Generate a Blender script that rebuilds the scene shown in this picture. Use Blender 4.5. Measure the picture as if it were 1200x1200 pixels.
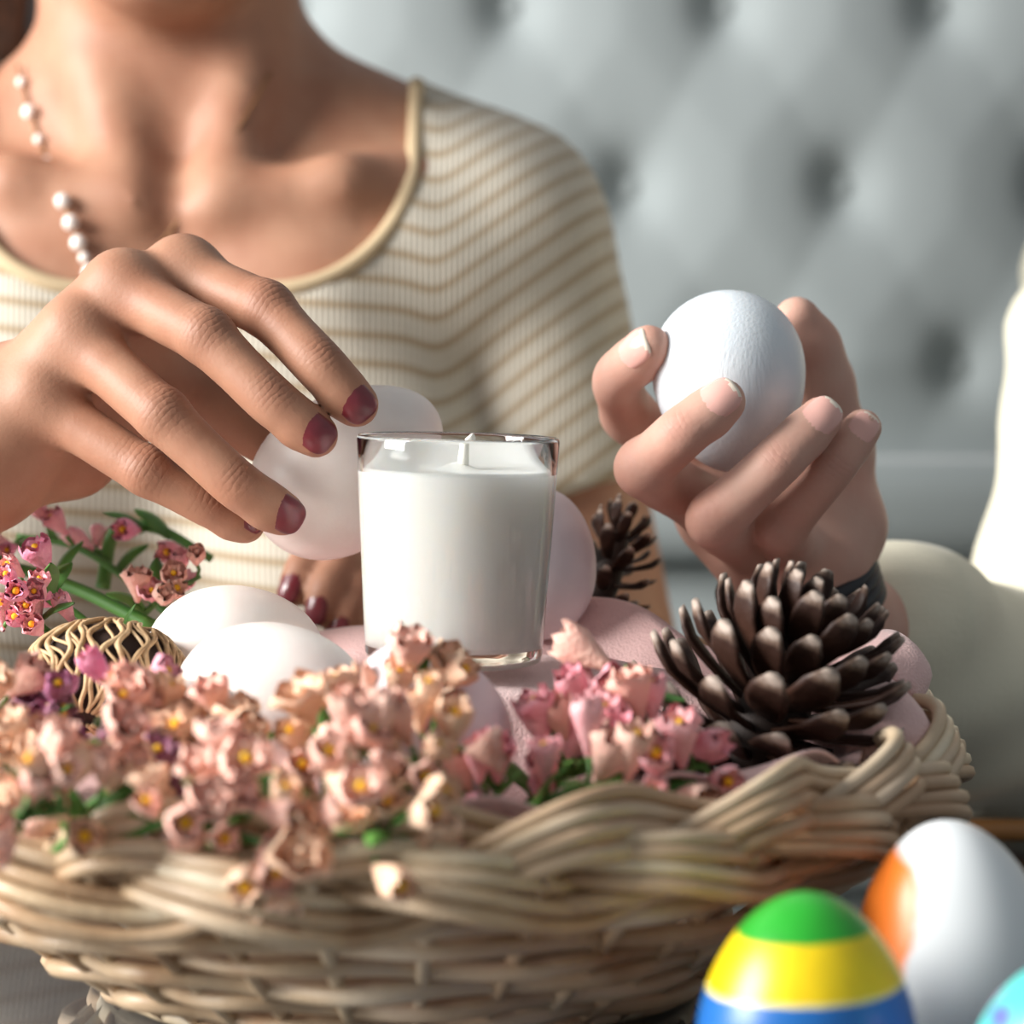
import bpy, math, random
import numpy as np
from mathutils import Vector, Matrix
random.seed(7); np.random.seed(7)
for o in list(bpy.data.objects): bpy.data.objects.remove(o)
C = bpy.context.scene.collection
PI = math.pi
# ------------------------------------------------------------------ camera, light, exposure
TABLE_Z = 0.75
CAM = np.array([0.0, 0.0, 0.94]); FPX = 3000.0; PITCH = math.atan(210/3000)
cam_d = bpy.data.cameras.new('camera'); cam = bpy.data.objects.new('camera', cam_d); C.objects.link(cam)
cam.location = CAM; cam.rotation_euler = (PI/2-PITCH, 0, 0)
cam_d.sensor_width = 36; cam_d.lens = 90; cam_d.clip_start = 0.02
cam_d.dof.use_dof = True; cam_d.dof.focus_distance = 0.772; cam_d.dof.aperture_fstop = 8.4
bpy.context.scene.camera = cam
w = bpy.data.worlds.new('world'); bpy.context.scene.world = w; w.use_nodes = True
bg = w.node_tree.nodes['Background']; bg.inputs[0].default_value = (0.90, 0.96, 1.0, 1); bg.inputs[1].default_value = 0.33
def area(name, loc, target, sx, sy, power, col):
    l = bpy.data.lights.new(name, 'AREA'); l.shape = 'RECTANGLE'; l.size = sx; l.size_y = sy; l.energy = power; l.color = col
    o = bpy.data.objects.new(name, l); C.objects.link(o); o.location = loc
    o.rotation_euler = (Vector(target)-Vector(loc)).to_track_quat('-Z', 'Y').to_euler(); return o
area('window_daylight', (-1.80, 0.30, 1.58), (0.0, 0.85, 0.85), 1.0, 1.0, 120, (1.0, 0.98, 0.95))
vs = bpy.context.scene.view_settings
vs.view_transform = 'Standard'; vs.look = 'None'; vs.gamma = 1; vs.exposure = 0.0; vs.use_curve_mapping = False

def W(px, py, d):
    u = (px-600)/FPX; v = -(py-600)/FPX
    c, s = math.cos(PITCH), math.sin(PITCH)
    dv = np.array([u, v*s + c, v*c - s])
    return CAM + dv*(d/dv[1])
def nrm(v):
    v = np.asarray(v, float); return v/np.linalg.norm(v)

# ------------------------------------------------------------------ materials
def srgb(r, g, b):
    f = lambda c: (c/255/12.92) if c/255 <= 0.04045 else ((c/255+0.055)/1.055)**2.4
    return (f(r), f(g), f(b), 1)
class MT:
    def __init__(s, name):
        s.m = bpy.data.materials.new(name); s.m.use_nodes = True
        s.t = s.m.node_tree; s.p = s.t.nodes['Principled BSDF']
    def n(s, typ, **kw):
        nd = s.t.nodes.new(typ)
        for k, v in kw.items():
            if k.startswith('i_'):
                key = k[2:]; key = int(key) if key.isdigit() else key.replace('_', ' ')
                nd.inputs[key].default_value = v
            else: setattr(nd, k, v)
        return nd
    def l(s, a, b): s.t.links.new(a, b)
    def set(s, **kw):
        for k, v in kw.items(): s.p.inputs[k.replace('_', ' ')].default_value = v
        return s
    def coords(s, scale=(1, 1, 1), out='Object'):
        tc = s.n('ShaderNodeTexCoord'); mp = s.n('ShaderNodeMapping'); mp.inputs['Scale'].default_value = scale
        s.l(tc.outputs[out], mp.inputs[0]); return mp.outputs[0]
    def noise(s, scale, detail=3, vec=None, rough=.5):
        nd = s.n('ShaderNodeTexNoise'); nd.inputs['Scale'].default_value = scale; nd.inputs['Detail'].default_value = detail; nd.inputs['Roughness'].default_value = rough
        s.l(vec if vec is not None else s.coords(), nd.inputs['Vector']); return nd.outputs[0]
    def ramp(s, fac, stops):
        r = s.n('ShaderNodeValToRGB'); e = r.color_ramp.elements
        while len(e) < len(stops): e.new(0.5)
        for i, (p, c) in enumerate(stops): e[i].position = p; e[i].color = c if len(c) == 4 else (*c, 1)
        s.l(fac, r.inputs[0]); return r.outputs[0]
    def mix(s, fac, a, b, mode='MIX'):
        m = s.n('ShaderNodeMix', data_type='RGBA', blend_type=mode)
        for sock, v in ((m.inputs[0], fac), (m.inputs[6], a), (m.inputs[7], b)):
            if isinstance(v, (int, float, tuple)): sock.default_value = v
            else: s.l(v, sock)
        return m.outputs[2]
    def math(s, op, a, b=None):
        m = s.n('ShaderNodeMath', operation=op)
        for i, v in enumerate((a, b)):
            if v is None: continue
            if isinstance(v, (int, float)): m.inputs[i].default_value = v
            else: s.l(v, m.inputs[i])
        return m.outputs[0]
    def bump(s, h, strength=.3, dist=.001):
        b = s.n('ShaderNodeBump'); b.inputs['Strength'].default_value = strength; b.inputs['Distance'].default_value = dist
        s.l(h, b.inputs['Height']); s.l(b.outputs[0], s.p.inputs['Normal']); return s
    def col(s, c): s.l(c, s.p.inputs['Base Color']); return s
def attr(M, name):
    a = M.n('ShaderNodeAttribute'); a.attribute_name = name; return a
def simple(name, c, rough=.5, **kw):
    M = MT(name); M.p.inputs['Base Color'].default_value = c; M.p.inputs['Roughness'].default_value = rough; M.set(**kw); return M.m

def skin_mat(name, base, red, dark):
    M = MT(name)
    n = M.noise(45, 4); n2 = M.noise(320, 3)
    c = M.mix(M.ramp(n, [(.35, (0, 0, 0)), (.7, (1, 1, 1))]), base, red)
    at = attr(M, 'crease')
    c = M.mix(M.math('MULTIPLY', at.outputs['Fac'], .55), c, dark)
    lp_ = attr(M, 'lips'); c = M.mix(M.math('MULTIPLY', lp_.outputs['Fac'], .75), c, srgb(158, 84, 78))
    M.col(c); M.set(Roughness=.56, Specular_IOR_Level=.38, Subsurface_Weight=.08, Subsurface_Scale=.004)
    M.p.inputs['Subsurface Radius'].default_value = (1.0, .35, .2)
    vec = M.coords((1, 1, 1)); wv = M.n('ShaderNodeTexNoise'); wv.inputs['Scale'].default_value = 900; wv.inputs['Detail'].default_value = 2
    M.l(vec, wv.inputs['Vector'])
    vo = M.n('ShaderNodeTexVoronoi'); vo.inputs['Scale'].default_value = 520; M.l(vec, vo.inputs['Vector'])
    h = M.math('ADD', M.math('MULTIPLY', n2, .25), M.math('MULTIPLY', wv.outputs[0], .3))
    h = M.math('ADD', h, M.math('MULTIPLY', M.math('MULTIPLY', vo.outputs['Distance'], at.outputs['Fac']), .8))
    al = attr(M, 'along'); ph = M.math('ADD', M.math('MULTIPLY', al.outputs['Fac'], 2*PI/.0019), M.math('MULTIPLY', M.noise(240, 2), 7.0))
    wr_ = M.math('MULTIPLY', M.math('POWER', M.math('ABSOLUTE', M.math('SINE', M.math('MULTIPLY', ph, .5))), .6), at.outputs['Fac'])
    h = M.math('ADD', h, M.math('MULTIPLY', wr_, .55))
    M.bump(h, .45, .0005)
    return M.m
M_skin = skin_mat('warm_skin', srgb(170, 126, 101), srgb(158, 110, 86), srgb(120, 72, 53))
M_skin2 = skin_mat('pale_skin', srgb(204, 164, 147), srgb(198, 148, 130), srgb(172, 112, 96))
def polish_mat():
    M = MT('burgundy_polish'); n = M.noise(260, 2)
    M.col(M.mix(n, srgb(92, 22, 32), srgb(124, 40, 50))); M.set(Roughness=.3, Coat_Weight=.4, Coat_Roughness=.2); return M.m
M_polish = polish_mat()
M_nail = simple('natural_nail', srgb(228, 176, 164), .25, Coat_Weight=.3)
M_lunula = simple('nail_edge', srgb(226, 196, 186), .4)
def egg_mat(name, c1, c2, brush=False, rough=.42):
    M = MT(name); n = M.noise(55, 4); M.col(M.mix(M.ramp(n, [(.3, (0, 0, 0)), (.75, (1, 1, 1))]), c1, c2))
    M.set(Roughness=rough, Subsurface_Weight=.12, Subsurface_Scale=.006); M.p.inputs['Subsurface Radius'].default_value = (1, .8, .7)
    if brush:
        M.bump(M.noise(1.0, 3, M.coords((1500, 800, 90))), .28, .0006)
    else: M.bump(M.noise(700, 3), .12, .0004)
    return M.m
M_egg = egg_mat('white_shell', srgb(240, 232, 226), srgb(232, 218, 210))
M_egg_blue = egg_mat('cool_white_paint', srgb(226, 232, 236), srgb(212, 220, 228), True, .38)
M_egg_lilac = egg_mat('speckled_shell', srgb(226, 216, 218), srgb(212, 200, 206))
def banded_egg():
    M = MT('banded_paint'); tc = M.n('ShaderNodeTexCoord'); sp = M.n('ShaderNodeSeparateXYZ'); M.l(tc.outputs['Object'], sp.inputs[0])
    n = M.noise(70, 2); z = M.math('ADD', sp.outputs[2], M.math('MULTIPLY', M.math('SUBTRACT', n, .5), .0016))
    z = M.math('ADD', z, M.math('MULTIPLY', sp.outputs[0], -.05))
    zz = M.math('MULTIPLY', z, 1/.066)
    r = M.ramp(zz, [(0, srgb(24, 92, 172)), (.646, srgb(30, 104, 184)), (.654, srgb(248, 236, 150)), (.670, srgb(240, 206, 16)), (.832, srgb(240, 208, 20)), (.842, srgb(38, 158, 44)), (1, srgb(44, 170, 50))])
    st = M.noise(1, 2, M.coords((260, 260, 14)))
    M.col(M.mix(M.math('MULTIPLY', st, .28), r, (.35, .28, .0, 1), 'MULTIPLY')); M.set(Roughness=.35); return M.m
def patch_egg():
    M = MT('orange_splash_paint'); tc = M.n('ShaderNodeTexCoord'); sp = M.n('ShaderNodeSeparateXYZ'); M.l(tc.outputs['Object'], sp.inputs[0])
    n = M.math('MULTIPLY', M.math('SUBTRACT', M.noise(40, 3), .5), .012)
    g = M.math('ADD', M.math('SUBTRACT', M.math('MULTIPLY', sp.outputs[0], -1.0), M.math('MULTIPLY', M.math('ABSOLUTE', M.math('SUBTRACT', sp.outputs[2], .057)), .30)), n)
    c = M.mix(M.ramp(M.math('MULTIPLY', g, 50), [(.40, (0, 0, 0)), (.54, (1, 1, 1))]), srgb(232, 236, 238), srgb(244, 128, 44))
    g2 = M.math('ADD', M.math('SUBTRACT', M.math('MULTIPLY', sp.outputs[0], .8), M.math('SUBTRACT', sp.outputs[2], .034)), n)
    c = M.mix(M.ramp(M.math('MULTIPLY', g2, 50), [(.55, (0, 0, 0)), (1, (.75, .75, .75))]), c, srgb(236, 226, 120))
    M.col(c); M.set(Roughness=.35); return M.m
def pastel_egg():
    M = MT('pastel_swirl_paint'); n = M.noise(58, 1.5)
    c = M.ramp(n, [(.30, srgb(96, 84, 168)), (.42, srgb(76, 190, 184)), (.52, srgb(84, 196, 190)), (.57, srgb(206, 150, 214)), (.66, srgb(244, 110, 130))]); M.col(c); M.set(Roughness=.35); return M.m
def glass_mat():
    M = MT('clear_glass'); M.set(Roughness=.0, IOR=1.47, Transmission_Weight=1.0); M.p.inputs['Base Color'].default_value = (.99, 1, .99, 1); return M.m
def wax_mat():
    M = MT('white_wax'); M.p.inputs['Base Color'].default_value = srgb(246, 246, 240); M.set(Roughness=.42, Subsurface_Weight=.6, Subsurface_Scale=.012)
    M.p.inputs['Subsurface Radius'].default_value = (1, .92, .82); return M.m
def rattan_mat():
    M = MT('rattan'); oi = M.n('ShaderNodeObjectInfo'); n = M.noise(26, 4); n2 = M.noise(9, 2)
    c = M.ramp(n, [(.28, srgb(156, 120, 88)), (.42, srgb(212, 190, 156)), (.60, srgb(230, 215, 188)), (.8, srgb(242, 232, 212))])
    c = M.mix(M.ramp(n2, [(.52, (0, 0, 0)), (.66, (.6, .6, .6))]), c, srgb(150, 100, 68))
    c = M.mix(M.math('MULTIPLY', oi.outputs['Random'], .62), c, srgb(168, 128, 92))
    M.col(c); M.set(Roughness=.42); M.bump(M.noise(300, 3), .3, .0006); return M.m
def cloth_mat():
    M = MT('pink_crepe'); n = M.noise(18, 2)
    M.col(M.mix(n, srgb(222, 180, 176), srgb(232, 194, 190))); M.set(Roughness=.72, Sheen_Weight=.3)
    v = M.n('ShaderNodeTexVoronoi'); v.inputs['Scale'].default_value = 1150; M.l(M.coords((1, 1, 1)), v.inputs['Vector'])
    M.bump(v.outputs['Distance'], .45, .0007); return M.m
def petal_mat(name, a, b):
    M = MT(name); n = M.noise(190, 3); oi = M.n('ShaderNodeObjectInfo')
    c = M.mix(M.ramp(n, [(.3, (0, 0, 0)), (.7, (1, 1, 1))]), a, b)
    c = M.mix(M.math('MULTIPLY', oi.outputs['Random'], .25), c, srgb(250, 226, 206))
    M.col(c); M.set(Roughness=.7, Subsurface_Weight=.3, Subsurface_Scale=.002); M.p.inputs['Subsurface Radius'].default_value = (1, .8, .7)
    M.bump(M.noise(700, 2), .7, .0008); return M.m
M_peach = petal_mat('peach_petal', srgb(244, 208, 178), srgb(232, 180, 146))
M_rosep = petal_mat('rose_peach_petal', srgb(240, 194, 176), srgb(228, 164, 150))
M_pink = petal_mat('pink_petal', srgb(244, 180, 188), srgb(232, 138, 158))
M_hot = petal_mat('deep_pink_petal', srgb(242, 164, 190), srgb(230, 124, 164))
M_purple = petal_mat('mauve_petal', srgb(170, 80, 140), srgb(126, 44, 98))
M_yellow = simple('yellow_stamen', srgb(240, 186, 30), .6)
def green_mat():
    M = MT('stem_green'); n = M.noise(60, 3); M.col(M.mix(n, srgb(44, 92, 36), srgb(96, 150, 62))); M.set(Roughness=.5); return M.m
M_green = green_mat()
def scale_mat():
    M = MT('pinecone_scale'); tc = M.n('ShaderNodeTexCoord'); sp = M.n('ShaderNodeSeparateXYZ'); M.l(tc.outputs['Object'], sp.inputs[0])
    n = M.noise(170, 4); t = M.math('ADD', M.math('MULTIPLY', sp.outputs[0], 1/.021), M.math('MULTIPLY', M.math('SUBTRACT', n, .5), .22))
    c = M.ramp(t, [(0, srgb(32, 18, 12)), (.55, srgb(58, 34, 24)), (.92, srgb(50, 31, 24)), (.97, srgb(104, 84, 72)), (1.0, srgb(168, 152, 140))])
    at = M.noise(30, 1); c = M.mix(M.ramp(at, [(.50, (0, 0, 0)), (.70, (.7, .7, .7))]), c, srgb(118, 66, 32))
    M.col(c); M.set(Roughness=.55, Specular_IOR_Level=.3); M.bump(n, .8, .0012); return M.m
M_scale = scale_mat()
M_core = simple('pinecone_core', srgb(40, 24, 16), .7)
def sofa_mat():
    M = MT('grey_upholstery'); n = M.noise(420, 3); n2 = M.noise(5, 3)
    M.col(M.mix(n2, srgb(140, 148, 149), srgb(152, 159, 160))); M.set(Roughness=.82, Sheen_Weight=.25); M.bump(n, .3, .001); return M.m
M_sofa = sofa_mat()
def table_mat():
    M = MT('dark_gloss_tabletop'); n = M.noise(3, 2); M.col(M.mix(n, srgb(84, 86, 90), srgb(98, 100, 104))); M.set(Roughness=.07, Specular_IOR_Level=.9, Coat_Weight=1.0, Coat_Roughness=.03); return M.m
def shirt_mat():
    M = MT('striped_knit'); a = attr(M, 'stripe'); s = M.math('FRACT', a.outputs['Fac'])
    n = M.noise(300, 2)
    c = M.ramp(s, [(0, srgb(160, 140, 112)), (.16, srgb(162, 142, 114)), (.30, srgb(194, 187, 172)), (.88, srgb(196, 189, 174)), (1, srgb(160, 140, 112))])
    c = M.mix(M.math('MULTIPLY', n, .22), c, srgb(150, 130, 104)); M.col(c); M.set(Roughness=.85, Sheen_Weight=.2)
    wv = M.n('ShaderNodeTexWave'); wv.inputs['Scale'].default_value = 130; wv.bands_direction = 'X'; M.l(M.coords((1, 1, 1)), wv.inputs['Vector'])
    M.bump(wv.outputs[1], .35, .0012); return M.m
M_trim = simple('tan_binding', srgb(190, 168, 134), .8)
def cream_mat():
    M = MT('cream_linen'); n = M.noise(500, 2); n2 = M.noise(20, 2); M.col(M.mix(n2, srgb(230, 225, 203), srgb(222, 215, 190))); M.set(Roughness=.85, Sheen_Weight=.2); M.bump(n, .3, .0008); return M.m
def hair_mat():
    M = MT('dark_brown_hair'); n = M.noise(1, 3, M.coords((240, 240, 14))); M.col(M.ramp(n, [(.3, srgb(24, 16, 12)), (.7, srgb(70, 48, 36))])); M.set(Roughness=.42); M.bump(n, .6, .002); return M.m
M_hair = hair_mat()
def pod_mat():
    M = MT('dry_pod_lattice'); n = M.noise(160, 4); M.col(M.ramp(n, [(.3, srgb(158, 122, 84)), (.6, srgb(206, 174, 132)), (.8, srgb(226, 202, 166))])); M.set(Roughness=.7); M.bump(n, .5, .0005); return M.m

# ------------------------------------------------------------------ object helpers
def mesh(name, V, F, mats, smooth=True, midx=None):
    me = bpy.data.meshes.new(name)
    V = np.asarray(V, np.float32)
    if isinstance(F, np.ndarray):
        n, k = F.shape
        me.vertices.add(len(V)); me.vertices.foreach_set('co', V.ravel())
        me.loops.add(n*k); me.loops.foreach_set('vertex_index', F.ravel().astype(np.int32))
        me.polygons.add(n); me.polygons.foreach_set('loop_start', np.arange(0, n*k, k, dtype=np.int32))
        me.update(calc_edges=True); me.validate()
    else:
        me.from_pydata(V.tolist(), [], F)
    for m in (mats if isinstance(mats, (list, tuple)) else [mats]): me.materials.append(m)
    if midx is not None: me.polygons.foreach_set('material_index', np.asarray(midx, np.int32))
    if smooth: me.polygons.foreach_set('use_smooth', np.ones(len(me.polygons), bool))
    me.update(); return me
def link(name, me, parent=None):
    o = bpy.data.objects.new(name, me); C.objects.link(o)
    if parent is not None: o.parent = parent
    return o
def thing(name, loc, label, cat, group=None):
    o = bpy.data.objects.new(name, None); C.objects.link(o); o.location = Vector(loc); o.empty_display_size = .01
    o['label'] = label; o['category'] = cat
    if group: o['group'] = group
    return o
def part(name, V, F, mat, parent, smooth=True, org=None, midx=None):
    """vertices in world space; parent's (thing's) origin subtracted"""
    V = np.asarray(V, float)
    if org is None:
        p = parent
        org = np.zeros(3)
        while p is not None: org = org + np.array(p.location); p = p.parent
    return link(name, mesh(name, V-org, F, mat, smooth, midx), parent)
def tube(pts, rad, sides=8, closed=False, cap=True):
    P = np.asarray(pts, float); n = len(P); rad = np.broadcast_to(np.asarray(rad, float), (n,))
    if closed: T = np.roll(P, -1, 0)-np.roll(P, 1, 0)
    else: T = np.gradient(P, axis=0)
    T = T/np.linalg.norm(T, axis=1, keepdims=True)
    up = np.array([0, 0, 1.0]) if abs(T[0][2]) < .9 else np.array([1.0, 0, 0])
    N = np.zeros_like(P); v = up
    for i in range(n):
        v = v-T[i]*np.dot(v, T[i]); v = v/np.linalg.norm(v); N[i] = v
    if closed:   # untwist
        B0 = np.cross(T[0], N[0]); v = N[-1]-T[0]*np.dot(N[-1], T[0]); ang = math.atan2(np.dot(v, B0), np.dot(v, N[0]))
        for i in range(n):
            a = -ang*i/n; b = np.cross(T[i], N[i]); N[i] = N[i]*math.cos(a)+b*math.sin(a)
    B = np.cross(T, N); a = np.arange(sides)*2*PI/sides
    V = P[:, None, :]+rad[:, None, None]*(np.cos(a)[None, :, None]*N[:, None, :]+np.sin(a)[None, :, None]*B[:, None, :])
    V = V.reshape(-1, 3).tolist(); F = []
    for i in range(n if closed else n-1):
        j = (i+1) % n
        for k in range(sides):
            F.append((i*sides+k, i*sides+(k+1) % sides, j*sides+(k+1) % sides, j*sides+k))
    if not closed and cap:
        F.append(tuple(range(sides))[::-1]); F.append(tuple(range((n-1)*sides, n*sides)))
    return V, F
class MB:
    def __init__(s): s.V = []; s.F = []; s.I = []
    def add(s, VF, mi=0):
        o = len(s.V); s.V += [tuple(v) for v in VF[0]]; s.F += [tuple(i+o for i in f) for f in VF[1]]; s.I += [mi]*len(VF[1]); return s
def lathe(prof, seg=48):
    V = []; F = []; n = len(prof)
    for k in range(seg):
        a = 2*PI*k/seg
        for r, z in prof: V.append((r*math.cos(a), r*math.sin(a), z))
    for k in range(seg):
        j = (k+1) % seg
        for i in range(n-1): F.append((k*n+i, j*n+i, j*n+i+1, k*n+i+1))
    return V, F
def spline(pts, n):
    P = np.asarray(pts, float); P = np.vstack([2*P[0]-P[1], P, 2*P[-1]-P[-2]]); m = len(P)-3
    out = []
    for t in np.linspace(0, m-1e-9, n):
        i = int(t); f = t-i; a, b, c, d = P[i:i+4]
        out.append(.5*((2*b)+(-a+c)*f+(2*a-5*b+4*c-d)*f*f+(-a+3*b-3*c+d)*f**3))
    return np.array(out)
def box(lo, hi, bev=0.0):
    import bmesh
    bm = bmesh.new(); bmesh.ops.create_cube(bm, size=1)
    for v in bm.verts: v.co = Vector([(lo[i]+hi[i])/2+v.co[i]*(hi[i]-lo[i]) for i in range(3)])
    if bev: bmesh.ops.bevel(bm, geom=bm.edges[:], offset=bev, segments=4, profile=.5, affect='EDGES')
    bm.verts.index_update(); V = [tuple(v.co) for v in bm.verts]; F = [tuple(v.index for v in f.verts) for f in bm.faces]; bm.free(); return V, F
def struct(name, V, F, mat):
    o = link(name, mesh(name, V, F, mat, False)); o['kind'] = 'structure'; return o

# ------------------------------------------------------------------ signed-distance modelling
class Field:
    def __init__(s, lo, hi, h, like=None):
        s.lo = np.asarray(lo, float); s.h = h; s.n = np.ceil((np.asarray(hi)-s.lo)/h).astype(int)+1
        s.ax = [(s.lo[i]+h*np.arange(s.n[i])).astype(np.float32) for i in range(3)]
        s.F = np.full(tuple(s.n), .08, np.float32)
    def new(s):
        f = Field.__new__(Field); f.lo, f.h, f.n, f.ax = s.lo, s.h, s.n, s.ax; f.F = np.full(tuple(s.n), .08, np.float32); return f
    def sub(s, lo, hi):
        a = np.clip(np.floor((np.asarray(lo)-s.lo)/s.h).astype(int), 0, s.n); b = np.clip(np.ceil((np.asarray(hi)-s.lo)/s.h).astype(int)+1, 0, s.n)
        sl = tuple(slice(a[i], b[i]) for i in range(3))
        g = (s.ax[0][sl[0]][:, None, None], s.ax[1][sl[1]][None, :, None], s.ax[2][sl[2]][None, None, :])
        return sl, g
    def put(s, sl, d, k):
        A = s.F[sl]
        if k > 0:
            hh = np.maximum(k-np.abs(A-d), 0)/k; s.F[sl] = np.minimum(A, d)-hh*hh*k*.25
        else: s.F[sl] = np.minimum(A, d)
    def cone(s, a, b, ra, rb, k=0.0):
        a = np.asarray(a, float); b = np.asarray(b, float); pad = max(ra, rb)+k+.012
        sl, (X, Y, Z) = s.sub(np.minimum(a, b)-pad, np.maximum(a, b)+pad)
        ba = b-a; L = float(ba@ba)
        t = np.clip(((X-a[0])*ba[0]+(Y-a[1])*ba[1]+(Z-a[2])*ba[2])/L, 0, 1)
        d = np.sqrt((X-a[0]-t*ba[0])**2+(Y-a[1]-t*ba[1])**2+(Z-a[2]-t*ba[2])**2)-(ra+(rb-ra)*t)
        s.put(sl, d.astype(np.float32), k)
    def chain(s, P, R, k):
        for i in range(len(P)-1): s.cone(P[i], P[i+1], R[i], R[i+1], k)
    def ell(s, c, r, k=0.0, rot=None, neg=False):
        c = np.asarray(c, float); r = np.asarray(r, float); pad = r.max()+k+.012
        sl, (X, Y, Z) = s.sub(c-pad, c+pad); X = X-c[0]; Y = Y-c[1]; Z = Z-c[2]
        if rot is not None:
            R = np.asarray(rot, float); X, Y, Z = (R[0][0]*X+R[0][1]*Y+R[0][2]*Z, R[1][0]*X+R[1][1]*Y+R[1][2]*Z, R[2][0]*X+R[2][1]*Y+R[2][2]*Z)
        k0 = np.sqrt((X/r[0])**2+(Y/r[1])**2+(Z/r[2])**2); k1 = np.sqrt((X/r[0]**2)**2+(Y/r[1]**2)**2+(Z/r[2]**2)**2)+1e-9
        d = (k0*(k0-1)/k1).astype(np.float32)
        if neg:
            A = s.F[sl]; hh = np.maximum(k-np.abs(A+d), 0)/max(k, 1e-6); s.F[sl] = np.maximum(A, -d)+hh*hh*k*.25
        else: s.put(sl, d, k)
    def merge(s, o, k):
        hh = np.maximum(k-np.abs(s.F-o.F), 0)/max(k, 1e-6); s.F = np.minimum(s.F, o.F)-hh*hh*k*.25
    def grid(s): return s.ax[0][:, None, None], s.ax[1][None, :, None], s.ax[2][None, None, :]
    def sample(s, P):
        P = np.atleast_2d(P); q = (P-s.lo)/s.h; q = np.clip(q, 0, s.n-1.001); i = q.astype(int); f = q-i; out = 0
        for dx in (0, 1):
            for dy in (0, 1):
                for dz in (0, 1):
                    wt = (f[:, 0] if dx else 1-f[:, 0])*(f[:, 1] if dy else 1-f[:, 1])*(f[:, 2] if dz else 1-f[:, 2])
                    out = out+wt*s.F[i[:, 0]+dx, i[:, 1]+dy, i[:, 2]+dz]
        return out
    def nets(s):
        F = s.F; I = F < 0
        cnt = np.zeros(tuple(s.n-1), np.int8); off = [(i, j, k) for i in (0, 1) for j in (0, 1) for k in (0, 1)]
        nx, ny, nz = s.n-1
        for (i, j, k) in off: cnt += I[i:nx+i, j:ny+j, k:nz+k]
        act = (cnt > 0) & (cnt < 8); idx = np.argwhere(act); M = len(idx)
        cv = np.stack([F[idx[:, 0]+i, idx[:, 1]+j, idx[:, 2]+k] for (i, j, k) in off], 1); co = np.array(off, float)
        pos = np.zeros((M, 3)); num = np.zeros(M)
        for a in range(8):
            for b in range(a+1, 8):
                if np.abs(co[a]-co[b]).sum() != 1: continue
                va, vb = cv[:, a], cv[:, b]; m = (va < 0) != (vb < 0)
                t = np.where(m, va/np.where(m, va-vb, 1), 0)
                pos += np.where(m[:, None], co[a]+t[:, None]*(co[b]-co[a]), 0); num += m
        V = s.lo+s.h*(idx+pos/num[:, None])
        ID = np.full(tuple(s.n-1), -1, np.int32); ID[act] = np.arange(M)
        Q = []
        for ax in range(3):
            u, v = (ax+1) % 3, (ax+2) % 3
            sl0 = [slice(None)]*3; sl1 = [slice(None)]*3; sl0[ax] = slice(0, -1); sl1[ax] = slice(1, None)
            cr = I[tuple(sl0)] != I[tuple(sl1)]; e = np.argwhere(cr)
            e = e[(e[:, u] > 0) & (e[:, v] > 0) & (e[:, u] < s.n[u]-1) & (e[:, v] < s.n[v]-1)]
            def cid(du, dv):
                q = e.copy(); q[:, u] += du; q[:, v] += dv; return ID[q[:, 0], q[:, 1], q[:, 2]]
            q = np.stack([cid(-1, -1), cid(0, -1), cid(0, 0), cid(-1, 0)], 1)
            ins = I[e[:, 0], e[:, 1], e[:, 2]]; q[~ins] = q[~ins][:, ::-1]; Q.append(q)
        Q = np.vstack(Q); Q = Q[(Q >= 0).all(1)]
        return V, Q
def smooth_mesh(V, Q, it=2, lam=.5):
    for _ in range(it):
        S = np.zeros_like(V); c = np.zeros(len(V))
        for a, b in ((0, 1), (1, 2), (2, 3), (3, 0)):
            np.add.at(S, Q[:, a], V[Q[:, b]]); np.add.at(S, Q[:, b], V[Q[:, a]]); np.add.at(c, Q[:, a], 1); np.add.at(c, Q[:, b], 1)
        V = V+lam*(S/np.maximum(c, 1)[:, None]-V)
    return V
def fattr(me, name, vals):
    a = me.attributes.new(name, 'FLOAT', 'POINT'); a.data.foreach_set('value', np.asarray(vals, np.float32))

def nail_geo(T, u, n, rt, w, l, off, droop=.0012, lift=.00025):
    u = nrm(u); n = np.asarray(n, float); n = nrm(n-u*np.dot(n, u)); v = np.cross(u, n)
    V = []; F = []; MI = []; rings = 8; segs = 32
    def pt(s, t):
        x = t*w/2; hgt = math.sqrt(max(rt*rt-x*x, (rt*.25)**2))
        return T+u*(off+s*l/2)+v*x+n*(hgt+lift-droop*max(s+.2, 0)**2)
    V.append(pt(0, 0))
    for r in range(1, rings+1):
        for k in range(segs):
            a = 2*PI*k/segs; c, s_ = math.cos(a), math.sin(a); p = 2/3.0
            V.append(pt(r/rings*math.copysign(abs(c)**p, c), r/rings*math.copysign(abs(s_)**p, s_)))
    base = len(V)
    for k in range(segs): V.append(V[1+(rings-1)*segs+k]-n*.0009)
    for k in range(segs): F.append((0, 1+k, 1+(k+1) % segs)); MI.append(0)
    for r in range(rings):
        o = 1+r*segs; q = o+segs
        for k in range(segs):
            F.append((o+k, q+k, q+(k+1) % segs, o+(k+1) % segs)); MI.append(1 if (np.mean([np.dot(V[i_]-T, u) for i_ in F[-1]])-off)/(l/2) > .80 else 0)
    return np.array(V), F, MI
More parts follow.
